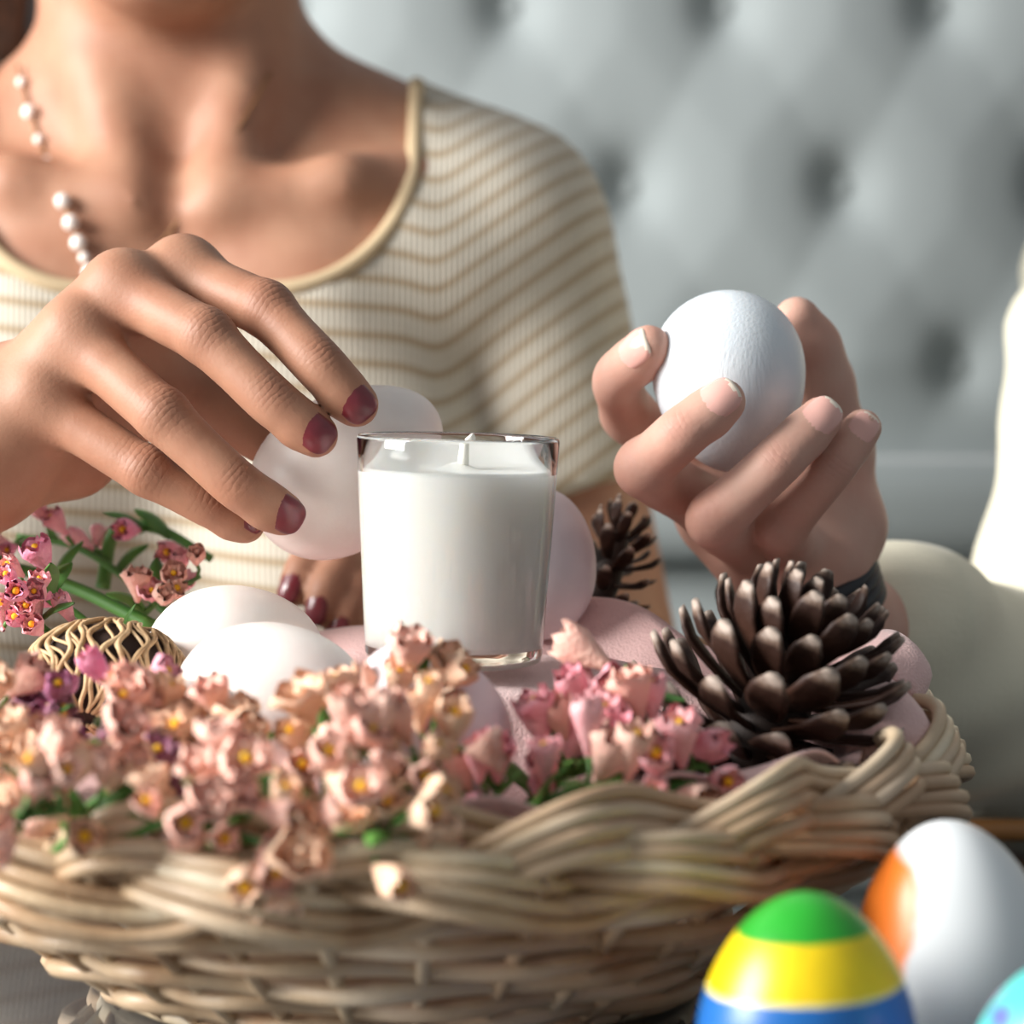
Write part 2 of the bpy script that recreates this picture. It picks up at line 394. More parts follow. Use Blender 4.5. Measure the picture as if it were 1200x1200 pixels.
def finger(Fd, J, R, dors, k=.004):
    """J: MCP, PIP, DIP, tip; R radii at those joints"""
    M, Pj, D, T = [np.asarray(j, float) for j in J]; d = nrm(dors)
    f = Fd.new()
    def bend(A, J, B, fr):
        a = J+(A-J)*fr; b = J+(B-J)*fr; return [((1-t)**2)*a+2*t*(1-t)*J+t*t*b for t in np.linspace(0, 1, 6)]
    P = [M, M*.5+Pj*.5]+bend(M, Pj, D, .22)+[Pj*.5+D*.5]+bend(Pj, D, T, .24)+[D*.45+T*.55, T]
    P = np.array(P); s = np.concatenate([[0], np.cumsum(np.linalg.norm(np.diff(P, axis=0), axis=1))])
    l1, l2, l3 = np.linalg.norm(Pj-M), np.linalg.norm(D-Pj), np.linalg.norm(T-D); s = s/s[-1]*(l1+l2+l3)
    ks = [0, l1*.5, l1, l1+l2*.5, l1+l2, l1+l2+l3*.5, l1+l2+l3]
    kr = [R[0], (R[0]+R[1])*.5*.93, R[1], (R[1]+R[2])*.5*.945, R[2]*.985, (R[2]*.45+R[3]*.55)*1.02, R[3]]
    rr = np.interp(s, ks, kr)
    f.chain(P, rr, 0)
    f.ell(Pj+d*R[1]*.10, (R[1]*.96,)*3, .003)
    pad = D*.35+T*.65; f.ell(pad-d*R[3]*.22, (R[3]*.98,)*3, .003)
    return f
def along_attr(V, fingers):
    out = np.zeros(len(V)); best = np.full(len(V), 9.0)
    for J in fingers:
        for k in (1, 2):
            d = ((V-J[k])**2).sum(1); u = nrm(np.asarray(J[k+1])-np.asarray(J[k-1])); m = d < best
            best[m] = d[m]; out[m] = ((V-J[k])@u)[m]
    return out
def lips_attr(V, c):
    d = (V-np.asarray(c)-np.array([0, -.090, -.049]))/np.array([.026, .014, .0125]); return np.clip(1.35-(d**2).sum(1), 0, 1)
def crease_attr(V, spots):
    c = np.zeros(len(V))
    for p, r in spots: c = np.maximum(c, np.exp(-((V-p)**2).sum(1)/(r*r)))
    return c

def egg_geo(a, b, seg=40, rings=28, asym=.13):
    """long axis +Z (small end up); centre at origin"""
    prof = []
    for i in range(rings+1):
        t = PI*i/rings; z = -a*math.cos(t); r = b*math.sin(t)*(1-asym*(z/a))
        prof.append((max(r, 1e-6), z))
    return lathe(prof, seg)
def egg(name, loc, a, b, axis, mat, label, group=None, base=False, spin=0):
    V, F = egg_geo(a, b)
    if base: V = [(x, y, z+a) for x, y, z in V]
    me = mesh(name, V, F, mat); o = link(name, me); o.location = Vector(loc)
    q = Vector((0, 0, 1)).rotation_difference(Vector(axis).normalized()).to_matrix().to_4x4() @ Matrix.Rotation(spin, 4, 'Z')
    o.rotation_euler = q.to_euler(); o['label'] = label; o['category'] = 'egg'
    if group: o['group'] = group
    return o

# ================================================================== THE SETTING
M_wall = simple('plain_wall_paint', srgb(206, 208, 206), .9)
def floor_mat():
    M = MT('wood_floor'); n = M.noise(1, 4, M.coords((3, 30, 1))); M.col(M.mix(n, srgb(120, 96, 74), srgb(150, 122, 94))); M.set(Roughness=.4); return M.m
struct('floor', *box((-2.6, -1.5, -.05), (2.6, 2.0, 0)), floor_mat())
struct('wall_back', *box((-2.6, 1.92, 0), (2.6, 2.0, 2.6)), M_wall)

# upholstered bench with a tufted back
SY = 1.62; DX = .1333; ROWS = -.112; SHEAR = .0747; Z0 = 1.143
sofa = thing('tufted_sofa', (0, 1.6, 0), 'grey button-tufted upholstered sofa back filling the background behind the two people', 'sofa')
def tuft_h(x, z):
    q = (z-Z0)/ROWS           # row coordinate
    # lattice pos = p*a1 + r*a2 with a1=(SHEAR,ROWS), a2=(SHEAR-DX,ROWS)
    r = (q*SHEAR-x)/DX; p = q-r
    fp = p-np.round(p); fr = r-np.round(r)
    best = np.full_like(x, 9.0)
    for i in (-1, 0, 1):
        for j in (-1, 0, 1):
            pp = np.round(p)+i; rr = np.round(r)+j
            dx = x-(pp*SHEAR+rr*(SHEAR-DX)); dz = (z-Z0)-(pp+rr)*ROWS
            best = np.minimum(best, dx*dx*1.35+dz*dz*.75)
    well = 1-np.exp(-best/(.020**2))
    wide = 1-np.exp(-best/(.055**2))
    ridge = (np.abs(np.sin(PI*fp))*np.abs(np.sin(PI*fr)))**.55
    edge = np.clip((z-.862)/.06, 0, 1)
    return (.015*well+.008*wide+.003*ridge)*(.25+.75*edge)
xs = np.arange(-.95, .951, .0065); zs = np.arange(.855, 1.46, .0065)
X, Z = np.meshgrid(xs, zs, indexing='ij'); Hh = tuft_h(X, Z)
edge_fade = np.clip((1.46-Z)/.05, 0, 1)**.5*np.clip((.955-np.abs(X))/.04, 0, 1)**.5
Y = SY-Hh*edge_fade
V = np.stack([X, Y, Z], -1).reshape(-1, 3); ni, nj = X.shape
ii, jj = np.meshgrid(np.arange(ni-1), np.arange(nj-1), indexing='ij'); a = (ii*nj+jj).ravel()
F = np.stack([a, a+nj, a+nj+1, a+1], 1)
part('tufted_panel', V, F, M_sofa, sofa)
part('back_board', *box((-.96, SY-.002, .30), (.96, SY+.12, 1.47), .012), M_sofa, sofa)
bm_ = egg_geo(.004, .010, 16, 8, 0); bme = mesh('button', bm_[0], bm_[1], M_sofa)
for r_ in range(-3, 3):
    for c_ in range(-9, 10):
        x = r_*SHEAR + c_*DX - (DX*round(r_*SHEAR/DX)); z = Z0+r_*ROWS
        if abs(x) > .9 or z < .88 or z > 1.43: continue
        o = link('button', bme, sofa); o.location = Vector((x, SY+.0-1.6, z)); o.rotation_euler = (PI/2, 0, 0)
part('padded_rail', *box((-.96, SY-.075, .800), (.96, SY+.02, .862), .024), M_sofa, sofa)
part('lower_panel', *box((-.96, SY-.03, .42), (.96, SY+.02, .798), .008), M_sofa, sofa)
part('seat_cushion', *box((-.96, 1.02, .30), (.96, SY-.02, .445), .03), M_sofa, sofa)
part('base_plinth', *box((-.94, 1.06, .0), (.94, SY-.02, .298), .006), M_sofa, sofa)

M_table = table_mat()
tb = thing('table', (0, .5, 0), 'dark glossy table top under the wicker basket', 'table')
part('tabletop', *box((-.8, -.1, TABLE_Z-.025), (.8, 1.0, TABLE_Z), .004), M_table, tb)
M_leg = simple('black_metal', srgb(24, 24, 26), .4, Metallic=.6)
for sx in (-.72, .72):
    for sy in (-.02, .92): part('leg', *box((sx-.02, sy-.02, 0), (sx+.02, sy+.02, TABLE_Z-.0255), .003), M_leg, tb)

# ================================================================== BASKET
BC = np.array([-.033, .752]); RIM_Z = TABLE_Z+.0655; R0 = .155; OV = 1.065
M_rattan = rattan_mat()
bk = thing('wicker_basket', (BC[0], BC[1], TABLE_Z), 'round shallow woven wicker basket with a thick plaited rim', 'basket')
def pol(r, t, z):
    f = 1+(OV-1)*min(max((r-.08)/.07, 0), 1)
    return np.array([BC[0]+r*math.cos(t), BC[1]+r*f*math.sin(t), z])
def wall_r(z):  # z above table
    return .086+.066*(max(z-.004, 0)/.052)**.85
base_m = MB(); base_m.add(([tuple(pol(r, 2*PI*k/60, TABLE_Z+zz)) for (r, zz) in ((.0005, .006), (.088, .006), (.090, .004), (.088, .0015), (.0005, .0015)) for k in range(60)],
    [(i*60+k, (i+1)*60+k, (i+1)*60+(k+1) % 60, i*60+(k+1) % 60) for i in range(4) for k in range(60)]))
part('base', base_m.V, base_m.F, M_rattan, bk)
NST = 36
for s in range(NST):
    t = 2*PI*(s+.5)/NST; pts = [pol(wall_r(z), t, TABLE_Z+z) for z in np.linspace(.003, .064, 9)]
    part('stake', *tube(pts, .0020, 6), M_rattan, bk)
NROW = 8
for i in range(NROW):
    z = .004+.0525*i/(NROW-1); pts = []; ph = 2*PI*(i % 3)/3; seed = random.random()*9
    n = 240
    for k in range(n):
        t = 2*PI*k/n; wv = math.cos(NST/3*t+ph)
        zz = z+.0011*math.sin(NST/3*t+ph+.9)+.0007*math.sin(5*t+seed)
        pts.append(pol(wall_r(z)+.0046*wv+.0006, t, TABLE_Z+zz))
    part('weaver', *tube(pts, .0027+.0003*math.sin(seed), 7, True), M_rattan, bk)
# plaited rim: three bundles of five rods
vdir = lambda t: np.array([-.42*math.cos(t), -.42*math.sin(t), .907])
wdir = lambda t: np.array([.907*math.cos(t), .907*math.sin(t), .42])
NB = 6
for b in range(3):
    for r_ in range(4):
        pts = []; n = 420; off = (r_-1.5)*.0042; sd = random.random()*6.28
        for k in range(n):
            t = 2*PI*k/n; th = NB*t+b*2*PI/3
            v = .0080*math.sin(th); wd = .0080*math.sin(2*th)
            bow = .0008*(1-((r_-1.5)/1.5)**2)
            pinch = 1-.16*math.cos(2*th)
            c = pol(R0, t, RIM_Z-.0010+.0045*math.cos(t))+vdir(t)*(v+off*pinch+.0004*math.sin(9*t+sd))+wdir(t)*(wd+bow+.0005*math.sin(7*t+sd))
            pts.append(c)
        part('border_rod', *tube(pts, .00215, 7, True), M_rattan, bk)

# ================================================================== PINK CLOTH
def cloth_z(x, y):
    dx = x-BC[0]; dy = y-BC[1]; r = np.sqrt(dx*dx+dy*dy)
    g = lambda cx, cy, sx, sy: np.exp(-((x-cx)/sx)**2-((y-cy)/sy)**2)
    z = .086+0*x
    z = z+.017*g(.045, .845, .050, .022)+.008*g(-.055, .835, .03, .03)
    z = z+.007*np.sin((x*.8+y*1.0)*95+1.2)*g(.06, .80, .07, .07)+.0035*np.sin((x*1.1-y*.5)*150)*g(.02, .70, .07, .05)
    z = z+.0025*np.sin(x*210+y*60)*g(.09, .74, .04, .09)
    # level seat under the candle
    wgt = np.exp(-(((x+.0160)/.040)**6+((y-.75)/.040)**6)); z = z*(1-wgt)+.0898*wgt
    # hollow on the left for the eggs
    lf = 1/(1+np.exp((x+.062)/.006)); fr = 1/(1+np.exp((y-.835)/.006)); z = z-.033*lf*fr
    fr2 = 1/(1+np.exp((y-.690)/.007)); z = np.where(True, z-.030*fr2*(1-lf*fr)*(1/(1+np.exp((x-.035)/.01))), z)
    z = z-.034*g(.072, .705, .042, .036)
    lip = np.clip((r-.105)/.04, 0, 1); z = z*(1-lip)+(.0775+.004*np.sin(np.arctan2(dy, dx)*17))*lip*1.0
    return z
N = 210
gu = np.linspace(-1, 1, N); X, Y = np.meshgrid(gu, gu, indexing='ij')
# square -> disc
xd = X*np.sqrt(1-Y*Y/2); yd = Y*np.sqrt(1-X*X/2)
rr = .139*(1+.012*np.sin(np.arctan2(yd, xd)*9))
xw = BC[0]+xd*rr; yw = BC[1]+yd*rr
zw = TABLE_Z+cloth_z(xw, yw)
V = np.stack([xw, yw, zw], -1).reshape(-1, 3)
ii, jj = np.meshgrid(np.arange(N-1), np.arange(N-1), indexing='ij'); a = (ii*N+jj).ravel(); F = np.stack([a, a+N, a+N+1, a+1], 1)
M_cloth = cloth_mat()
cl = thing('cloth_napkin', (BC[0], BC[1], TABLE_Z+.07), 'dusty pink crepe cloth draped over the inside of the basket', 'cloth')
clm = part('drape', V, F, M_cloth, cl); md = clm.modifiers.new('thick', 'SOLIDIFY'); md.thickness = .0012; md.offset = -1
# rolled folds of the cloth at the right end
for pts, rad in (([W(985, 800, .80), W(1015, 785, .775), W(1045, 793, .752), W(1058, 812, .735)], [.010, .0125, .0115, .006]),
                 ([W(985, 870, .765), W(1012, 858, .735), W(1040, 862, .712), W(1062, 872, .70)], [.013, .0165, .0135, .006])):
    P = spline(pts, 22); Rr = np.interp(np.linspace(0, 1, 22), np.linspace(0, 1, len(rad)), rad)
    Rr = Rr*np.clip(np.minimum(np.linspace(.25, 6, 22), np.linspace(6, .35, 22)), 0, 1)**.5
    Vt, Ft = tube(P, Rr, 20)
    Vt = np.array(Vt); Vt += .0009*np.sin(Vt[:, [0]]*420+Vt[:, [2]]*300)
    part('fold', Vt, Ft, M_cloth, cl)

# ================================================================== CANDLE
cb = W(529, 776, .7215); CL = np.array([(531-600)/FPX*.75, .75, cb[2]-.0034])
cd = thing('glass_candle', CL, 'white candle in a clear straight-sided glass in the middle of the basket', 'candle')
cd.rotation_euler = (0, math.radians(1.3), 0)
Hc = .0665; Rb, Rt = .0262, .0298; tw = .0014
outer = [(1e-5, .0), (Rb-.0025, .0), (Rb-.0006, .0008), (Rb, .003)]+[(Rb+(Rt-Rb)*q, .003+(Hc-.0042)*q) for q in np.linspace(.1, 1, 8)]+[(Rt-.0003, Hc-.0003), (Rt-tw/2, Hc), (Rt-tw+.0003, Hc-.0003)]
inner = [(Rb+(Rt-Rb)*q-tw, .003+(Hc-.0042)*q) for q in np.linspace(1, .0, 9)]
inner = [p for p in inner if p[1] > .0068]+[(Rb-tw-.001, .0056), (1e-5, .0052)]
gl = lathe(outer+inner, 96)
o = link('glass_cup', mesh('glass_cup', gl[0], gl[1], glass_mat()), cd)
ri = lambda z: Rb+(Rt-Rb)*(z-.003)/(Hc-.0042)-tw+.00015
wz = .0565
wx = lathe([(1e-5, .0050), (ri(.006)-.001, .0050)]+[(ri(z), z) for z in np.linspace(.0068, wz-.0008, 10)]+[(ri(wz)-.0008, wz+.0004), (ri(wz)-.003, wz), (.006, wz-.0002), (.002, wz+.0006), (1e-5, wz+.0008)], 96)
link('wax', mesh('wax', wx[0], wx[1], wax_mat()), cd)
wk = tube(spline([(.0015, 0, wz), (.0022, 0, wz+.004), (.0038, 0, wz+.0085), (.0030, 0, wz+.0100)], 10), [.0017, .0016, .0014, .0013, .0013, .0013, .0013, .0015, .0017, .0014], 8)
link('wick', mesh('wick', wk[0], wk[1], simple('white_wick', srgb(244, 240, 230), .7)), cd)

# ================================================================== EGGS
EG = 'plain eggs in the basket'
egg('egg', W(276, 776, .775), .0285, .0238, (.75, .45, .1), M_egg, 'white egg lying in the basket behind another, farther left of the candle', EG)
egg('egg', W(318, 822, .715), .0285, .0225, (.9, -.3, .12), M_egg, 'white egg in the basket nearest the dried pod, in front of another egg', EG)
egg('egg', W(624, 661, .832), .0255, .0212, (.2, .25, .95), M_egg_lilac, 'pale lilac-white egg standing behind the right side of the candle glass', EG)
egg('egg', W(500, 852, .668), .0240, .0208, (-.5, .2, .8), M_egg_lilac, 'shaded white egg at the front of the candle, half hidden by peach flowers', EG)
egg('egg', W(210, 880, .668), .0225, .0195, (.8, .2, .3), M_egg, 'white egg almost hidden beneath the peach flowers left of centre', EG)
EGL = W(408, 549, .814); egg('egg', EGL, .0338, .0245, (.80, .12, .56), M_egg, 'white egg held in the fingers with burgundy nails behind the candle', 'eggs held in hands')
EGR = W(855, 448, .832); egg('egg', EGR, .0300, .0247, (.12, .22, -.95), M_egg_blue, 'bluish white brush-painted egg held up in the hand on the right', 'eggs held in hands')
PG = 'painted eggs on the table'
p = W(945, 1200, .570); egg('painted_egg', (p[0], .570, TABLE_Z+.0005), .0318, .0250, (.0, 0, 1), banded_egg(), 'egg painted in green, yellow and blue bands in front of the basket', PG, True)
p = W(1106, 1200, .622); egg('painted_egg', (p[0]+.006, .622, TABLE_Z+.0018), .0345, .0250, (-.10, 0, 1), patch_egg(), 'white painted egg with an orange patch, behind the banded egg', PG, True)
p = W(1252, 1200, .535); egg('painted_egg', (p[0], .535, TABLE_Z+.0005), .0285, .0225, (0, 0, 1), pastel_egg(), 'teal, lilac and pink painted egg cut off at the right picture edge', PG, True, spin=.6)

# ================================================================== FLOWERS
def floret_geo(seed, length=.0095, rad=.0062, open_=1.0):
    rnd = random.Random(seed); mb = MB(); seg = 20
    ph = [rnd.random()*6.28 for _ in range(4)]
    prof = [(.0009, 0), (.0019, .22), (.0036*open_, .48), (.0050*open_, .74), (rad*.98*open_, .93), (rad*.84*open_, 1.04)]
    V = []
    for i, (r, z) in enumerate(prof):
        amt = (i/5)**1.6
        for k in range(seg):
            a = 2*PI*k/seg
            rr = r*(1+amt*(.11*math.cos(5*a+ph[0])+.10*math.sin(3*a+ph[1])))
            zz = z*length+amt*(.0010*math.sin(5*a+ph[2])+.0005*math.sin(8*a+ph[3]))
            rr *= 1+amt*rnd.uniform(-.13, .13); zz += amt*rnd.uniform(-.0007, .0007)
            V.append((rr*math.cos(a), rr*math.sin(a), zz))
    F = [(i*seg+k, i*seg+(k+1) % seg, (i+1)*seg+(k+1) % seg, (i+1)*seg+k) for i in range(5) for k in range(seg)]
    mb.add((V, F), 0)
    # inner corolla, second ruffled ring
    V = []
    for i, (r, z) in enumerate(((.0006, .45), (.0019*open_, .80), (.0036*open_, .99))):
        for k in range(seg):
            a = 2*PI*k/seg; amt = i/2
            rr = r*(1+amt*.25*math.cos(5*a+ph[1])); V.append((rr*math.cos(a), rr*math.sin(a), z*length+amt*.0008*math.sin(7*a+ph[0])+.0006))
    mb.add((V, [(i*seg+k, i*seg+(k+1) % seg, (i+1)*seg+(k+1) % seg, (i+1)*seg+k) for i in range(2) for k in range(seg)]), 0)
    e = egg_geo(.0019, .0016, 8, 6, 0); mb.add(([(x, y, z+length*.86) for x, y, z in e[0]], e[1]), 1 if rnd.random() < .65 else 0)
    return mb
FLO = {}
def floret_mesh(mat, v):
    key = (mat.name, v)
    if key not in FLO:
        g = [(.0120, .0060, 1.0), (.0140, .0052, .9), (.0110, .0068, 1.1), (.0150, .0046, .85), (.0125, .0058, .95)][v]
        mb = floret_geo(v*17+len(mat.name), *g); FLO[key] = mesh('floret', mb.V, mb.F, [mat, M_yellow], True, mb.I)
    return FLO[key]
def leaf_geo(P, wd):
    """strap leaf along points P"""
    P = spline(P, 9); V = []; F = []
    for i, p in enumerate(P):
        t = i/8; w_ = wd*math.sin(PI*min(1, .12+.88*t))**.7+.0003; T = nrm(P[min(i+1, 8)]-P[max(i-1, 0)]); sd = nrm(np.cross(T, (0, -.5, .85)))
        nn = np.cross(sd, T)
        for j in (-1, 0, 1): V.append(p+sd*w_*j-nn*(.35*w_*abs(j)-.0))
    n = len(V); V += [v-np.array([0, 0, .0005]) for v in V]
    for i in range(8):
        for j in (0, 1):
            a = i*3+j; F.append((a, a+1, a+4, a+3)); F.append((n+a, n+a+3, n+a+4, n+a+1))
        F.append((i*3, i*3+3, n+i*3+3, n+i*3)); F.append((i*3+2, n+i*3+2, n+i*3+5, i*3+5))
    return V, F
def sprig(pts, mats, nfl0, spread, label, group, seed, leaves=2, size=1.0, start=.3, stem_r=.0011, face=(-.15, -.75, .55)):
    rnd = random.Random(seed); nfl = max(3, int(nfl0*.80))
    P = spline([W(*q) for q in pts], 26)
    t = thing('statice_sprig', P[0], label, 'flower', group); org = P[0]
    mb = MB(); mb.add(tube(P, np.linspace(stem_r*1.25, stem_r*.7, 26), 6))
    for i in range(nfl):
        f = start+(1-start)*((i+rnd.random()*.6)/nfl)**.9; f = min(f, .999); q = P[int(f*25)]
        T = nrm(P[min(int(f*25)+1, 25)]-P[max(int(f*25)-1, 0)])
        d = np.array([rnd.gauss(0, 1) for _ in range(3)]); d = d-T*np.dot(d, T); d = nrm(d+.25*T+np.array(face)*.6)
        e = q+d*spread*rnd.uniform(.25, 1.0)
        o = link('floret', floret_mesh(rnd.choice(mats), rnd.randrange(5)), t)
        ax = nrm(d+np.array(face)*.75+.35*T+.4*np.array([rnd.gauss(0, 1) for _ in range(3)]))
        sc = size*rnd.uniform(.62, .92)
        R = Vector((0, 0, 1)).rotation_difference(Vector(ax)).to_matrix().to_4x4()
        o.matrix_basis = Matrix.Translation(Vector(e-org)) @ R @ Matrix.Scale(sc, 4)
        mb.add(tube([q, q*.5+e*.5+T*.001, e+ax*.001], [stem_r*.6, stem_r*.6, stem_r*.7], 5))
    part('stem', mb.V, mb.F, M_green, t)
    for i in range(leaves):
        q = P[int(rnd.uniform(.15, .8)*25)]; d = nrm(np.array([rnd.uniform(-1, 1), rnd.uniform(-.9, .3), rnd.uniform(-.1, .7)])); L = rnd.uniform(.012, .022)
        part('leaf', *leaf_geo([q, q+d*L*.5+np.array([0, 0, .002]), q+d*L], rnd.uniform(.0018, .0034)), M_green, t)
    return t
PB = 'peach statice along the front rim'
PE = [M_peach, M_peach, M_rosep]; RS = [M_rosep, M_peach, M_rosep]
spr = [
 ([(-90, 860, .68), (-40, 850, .66), (10, 835, .655)], PE, 13, .011, 'peach statice sprig at the left picture edge, level with the dried pod'),
 ([(-80, 965, .635), (-10, 925, .625), (55, 890, .62)], PE, 15, .012, 'peach statice sprig at the left picture edge, below the topmost one'),
 ([(-60, 985, .60), (15, 960, .592), (85, 950, .588)], PE, 14, .010, 'lowest peach statice sprig at the left edge, resting on the rim'),
 ([(60, 1005, .605), (105, 955, .600), (140, 905, .615)], PE, 17, .012, 'peach statice sprig rising left of the mauve flowers'),
 ([(120, 930, .65), (165, 880, .645), (212, 822, .655)], PE, 16, .011, 'peach statice sprig reaching up in front of the dried pod'),
 ([(180, 950, .64), (235, 905, .635), (290, 872, .64)], PE, 16, .012, 'peach statice sprig in front of the foremost white egg'),
 ([(140, 985, .595), (215, 955, .590), (295, 935, .595)], RS, 16, .011, 'rosy peach statice sprig lying along the rim left of centre'),
 ([(230, 960, .605), (300, 985, .592), (370, 1000, .585)], RS, 15, .011, 'rose-pink statice sprig drooping lowest over the plaited rim'),
 ([(300, 950, .64), (360, 905, .63), (420, 860, .64)], PE, 14, .011, 'peach statice sprig between the white egg and the green leaves'),
 ([(400, 905, .655), (455, 850, .65), (500, 785, .665)], PE, 17, .0105, 'tallest peach statice sprig, tip just in front of the candle'),
 ([(330, 960, .605), (400, 925, .60), (455, 890, .605)], RS, 15, .011, 'rosy peach statice sprig below the dark green leaves'),
 ([(400, 1000, .590), (440, 985, .585), (470, 950, .588)], PE, 12, .0095, 'peach statice sprig hanging over the rim at the right end of the bunch'),
 ([(440, 960, .61), (485, 915, .61), (510, 850, .625)], PE, 14, .0095, 'peach statice sprig upright beside the shaded egg'),
]
for i, (pts, mats, n, sp, lab) in enumerate(spr): sprig(pts, mats, n, sp, lab, PB, 100+i, 3, 1.14)
PM = 'mauve statice among the peach flowers'
sprig([(20, 900, .665), (50, 865, .668), (60, 838, .67)], [M_purple], 9, .010, 'dark mauve statice sprig left of the dried pod', PM, 201, 1)
sprig([(130, 860, .675), (148, 825, .676), (155, 808, .678)], [M_purple, M_hot], 4, .005, 'small mauve statice sprig with a yellow eye before the dried pod', PM, 202, 1)
sprig([(150, 960, .64), (175, 925, .632), (200, 885, .632)], [M_purple, M_purple, M_hot], 14, .011, 'mauve statice sprig in the middle of the peach bunch', PM, 203, 2)
sprig([(470, 970, .655), (500, 930, .648), (535, 905, .648)], [M_hot, M_purple], 7, .010, 'deep pink statice sprig under the shaded egg', PM, 204, 2)
PR = 'pink statice on the right of the candle'
PK = [M_pink, M_pink, M_rosep]
sprig([(520, 975, .645), (565, 945, .64), (610, 905, .645)], PK, 8, .010, 'pink statice sprig just right of the shaded egg', PR, 301, 4, 1.28)
sprig([(600, 960, .66), (650, 912, .66), (685, 872, .665)], PK, 8, .010, 'pink statice sprig with rounded heads under the candle corner', PR, 302, 4, 1.28)
sprig([(640, 915, .67), (700, 850, .672), (735, 780, .68)], PK, 7, .006, 'tallest pink statice sprig against the pink cloth', PR, 303, 4, 1.28)
sprig([(660, 945, .65), (730, 900, .65), (780, 858, .66)], PK, 10, .0105, 'pink statice sprig in front of the pinecone', PR, 304, 3, 1.28)
sprig([(700, 965, .635), (765, 925, .64), (835, 890, .65)], PK, 9, .010, 'rightmost pink statice sprig below the pinecone', PR, 305, 2, 1.28)
sprig([(600, 955, .63), (660, 930, .63), (730, 915, .63)], PK, 7, .009, 'lowest pink statice sprig lying on the front rim', PR, 306, 3, 1.28)
PLB = 'statice at the back left of the basket'
HK = [M_hot, M_pink]
sprig([(180, 735, .83), (90, 690, .84), (0, 662, .85), (-60, 668, .86)], HK, 6, .008, 'arching green statice stem at the far left edge', PLB, 401, 2, start=.7, stem_r=.0021)
sprig([(200, 722, .86), (140, 672, .875), (85, 640, .885), (20, 628, .89)], HK, 9, .014, 'pink statice sprig behind the hand at the left', PLB, 402, 1, .95, start=.5, stem_r=.0014)
sprig([(120, 690, .88), (135, 622, .885), (185, 620, .885), (248, 655, .88)], HK, 3, .005, 'curved green stem arching over the left eggs', PLB, 403, 2, start=.1, stem_r=.0021)
sprig([(150, 740, .83), (185, 705, .835), (235, 675, .84)], [M_pink, M_rosep], 12, .010, 'pale pink statice sprig above the farther white egg', PLB, 404, 2)
sprig([(110, 790, .79), (50, 735, .79), (10, 715, .785)], HK, 14, .012, 'deep pink statice sprig behind the dried pod at the left', PLB, 405, 2, .9)
sprig([(150, 770, .80), (80, 712, .80), (20, 680, .80)], HK, 6, .009, 'green leafy statice sprig beside the deep pink one', PLB, 406, 5, start=.5)

# ================================================================== PINECONES
def scale_geo():
    """one woody scale: grows along +X, outer face +Z"""
    V = []; F = []; n = 8; L = .021
    for i in range(n+1):
        t = i/n; x = L*t
        w_ = .0012+.0026*math.sin(PI*min(1, t*.62+.05))**1.3; th = .0006+.0007*t**2
        if t > .8: w_ *= math.sqrt(max(0, 1-((t-.8)/.23)**2)); th *= (1-.5*((t-.8)/.2)**2)
        zc = .0030*t*t+(.0016*max(0, (t-.75)/.25))
        for k in range(8):
            a = 2*PI*k/8; V.append((x, w_*math.cos(a), zc+th*math.sin(a)-.18*w_*abs(math.cos(a))))
    for i in range(n):
        for k in range(8): F.append((i*8+k, i*8+(k+1) % 8, (i+1)*8+(k+1) % 8, (i+1)*8+k))
    F.append(tuple(range(n*8, n*8+8))); F.append(tuple(range(8))[::-1])
    return V, F
sg = scale_geo(); ME_scale = mesh('scale', sg[0], sg[1], M_scale)
def pinecone(center, axis, H, Rmax, n, label, group, spin=0.0, open0=-.15, open1=1.15, size=1.0):
    rot = Vector((0, 0, 1)).rotation_difference(Vector(axis).normalized()).to_matrix()
    t = thing('pinecone', center, label, 'pinecone', group)
    core = egg_geo(H*.5, Rmax*.30, 16, 12, .2); cv = [tuple(rot @ Vector(v)) for v in core[0]]
    link('core', mesh('core', cv, core[1], M_core), t)
    rnd = random.Random(n)
    for i in range(n):
        f = (i+.5)/n; a = i*2.39996+spin
        h = -H*.46+H*.90*f; prof = math.sin(PI*(.16+.80*f))**.8
        rr = Rmax*.16*prof+.001
        tilt = open0+(open1-open0)*f**1.5+rnd.uniform(-.12, .12)   # 0 = horizontal, up is positive
        sc = size*(.50+.55*prof)*rnd.uniform(.93, 1.07)*Rmax/.031
        M = Matrix.Translation(Vector((rr*math.cos(a), rr*math.sin(a), h))) @ Matrix.Rotation(a, 4, 'Z') @ Matrix.Rotation(-tilt, 4, 'Y') @ Matrix.Scale(sc, 4)
        o = link('scale', ME_scale, t); o.matrix_basis = rot.to_4x4() @ M
    return t
pinecone(W(890, 862, .712), (.42, -.02, .85), .070, .0350, 124, 'large open brown pinecone at the right end of the basket', 'pinecones', .4, size=1.40, open0=-.45, open1=.95)
pinecone(W(712, 668, .885), (.3, .3, .9), .040, .019, 44, 'small dark pinecone peeking out behind the lilac-white egg', 'pinecones', 1.0, size=1.15)

# ================================================================== DRIED POD
pc = W(122, 792, .742); pr = np.array([.0238, .0225, .0165])
pod = thing('dried_pod', pc, 'round dried seed pod with a tan branching lattice over a dark core', 'dried pod')
eg = egg_geo(1, 1, 32, 20, 0); part('core', np.array(eg[0])*pr*.93+pc, eg[1], simple('dark_pod_core', srgb(46, 28, 20), .8), pod)
ez = nrm((-.12, -.78, -.60)); ex = nrm(np.cross(ez, (0, 0, 1))); ey = np.cross(ez, ex)
M_pod = pod_mat(); rnd = random.Random(5)
def podpt(th, ph): return pc+pr*(ez*math.cos(th)+(ex*math.cos(ph)+ey*math.sin(ph))*math.sin(th))
NM = 34; phs = [rnd.random()*6.28 for _ in range(NM)]
def pph(i, th): return 2*PI*i/NM+.07*math.sin(4*th+phs[i % NM])+.04*math.sin(9*th+phs[(i*7) % NM])
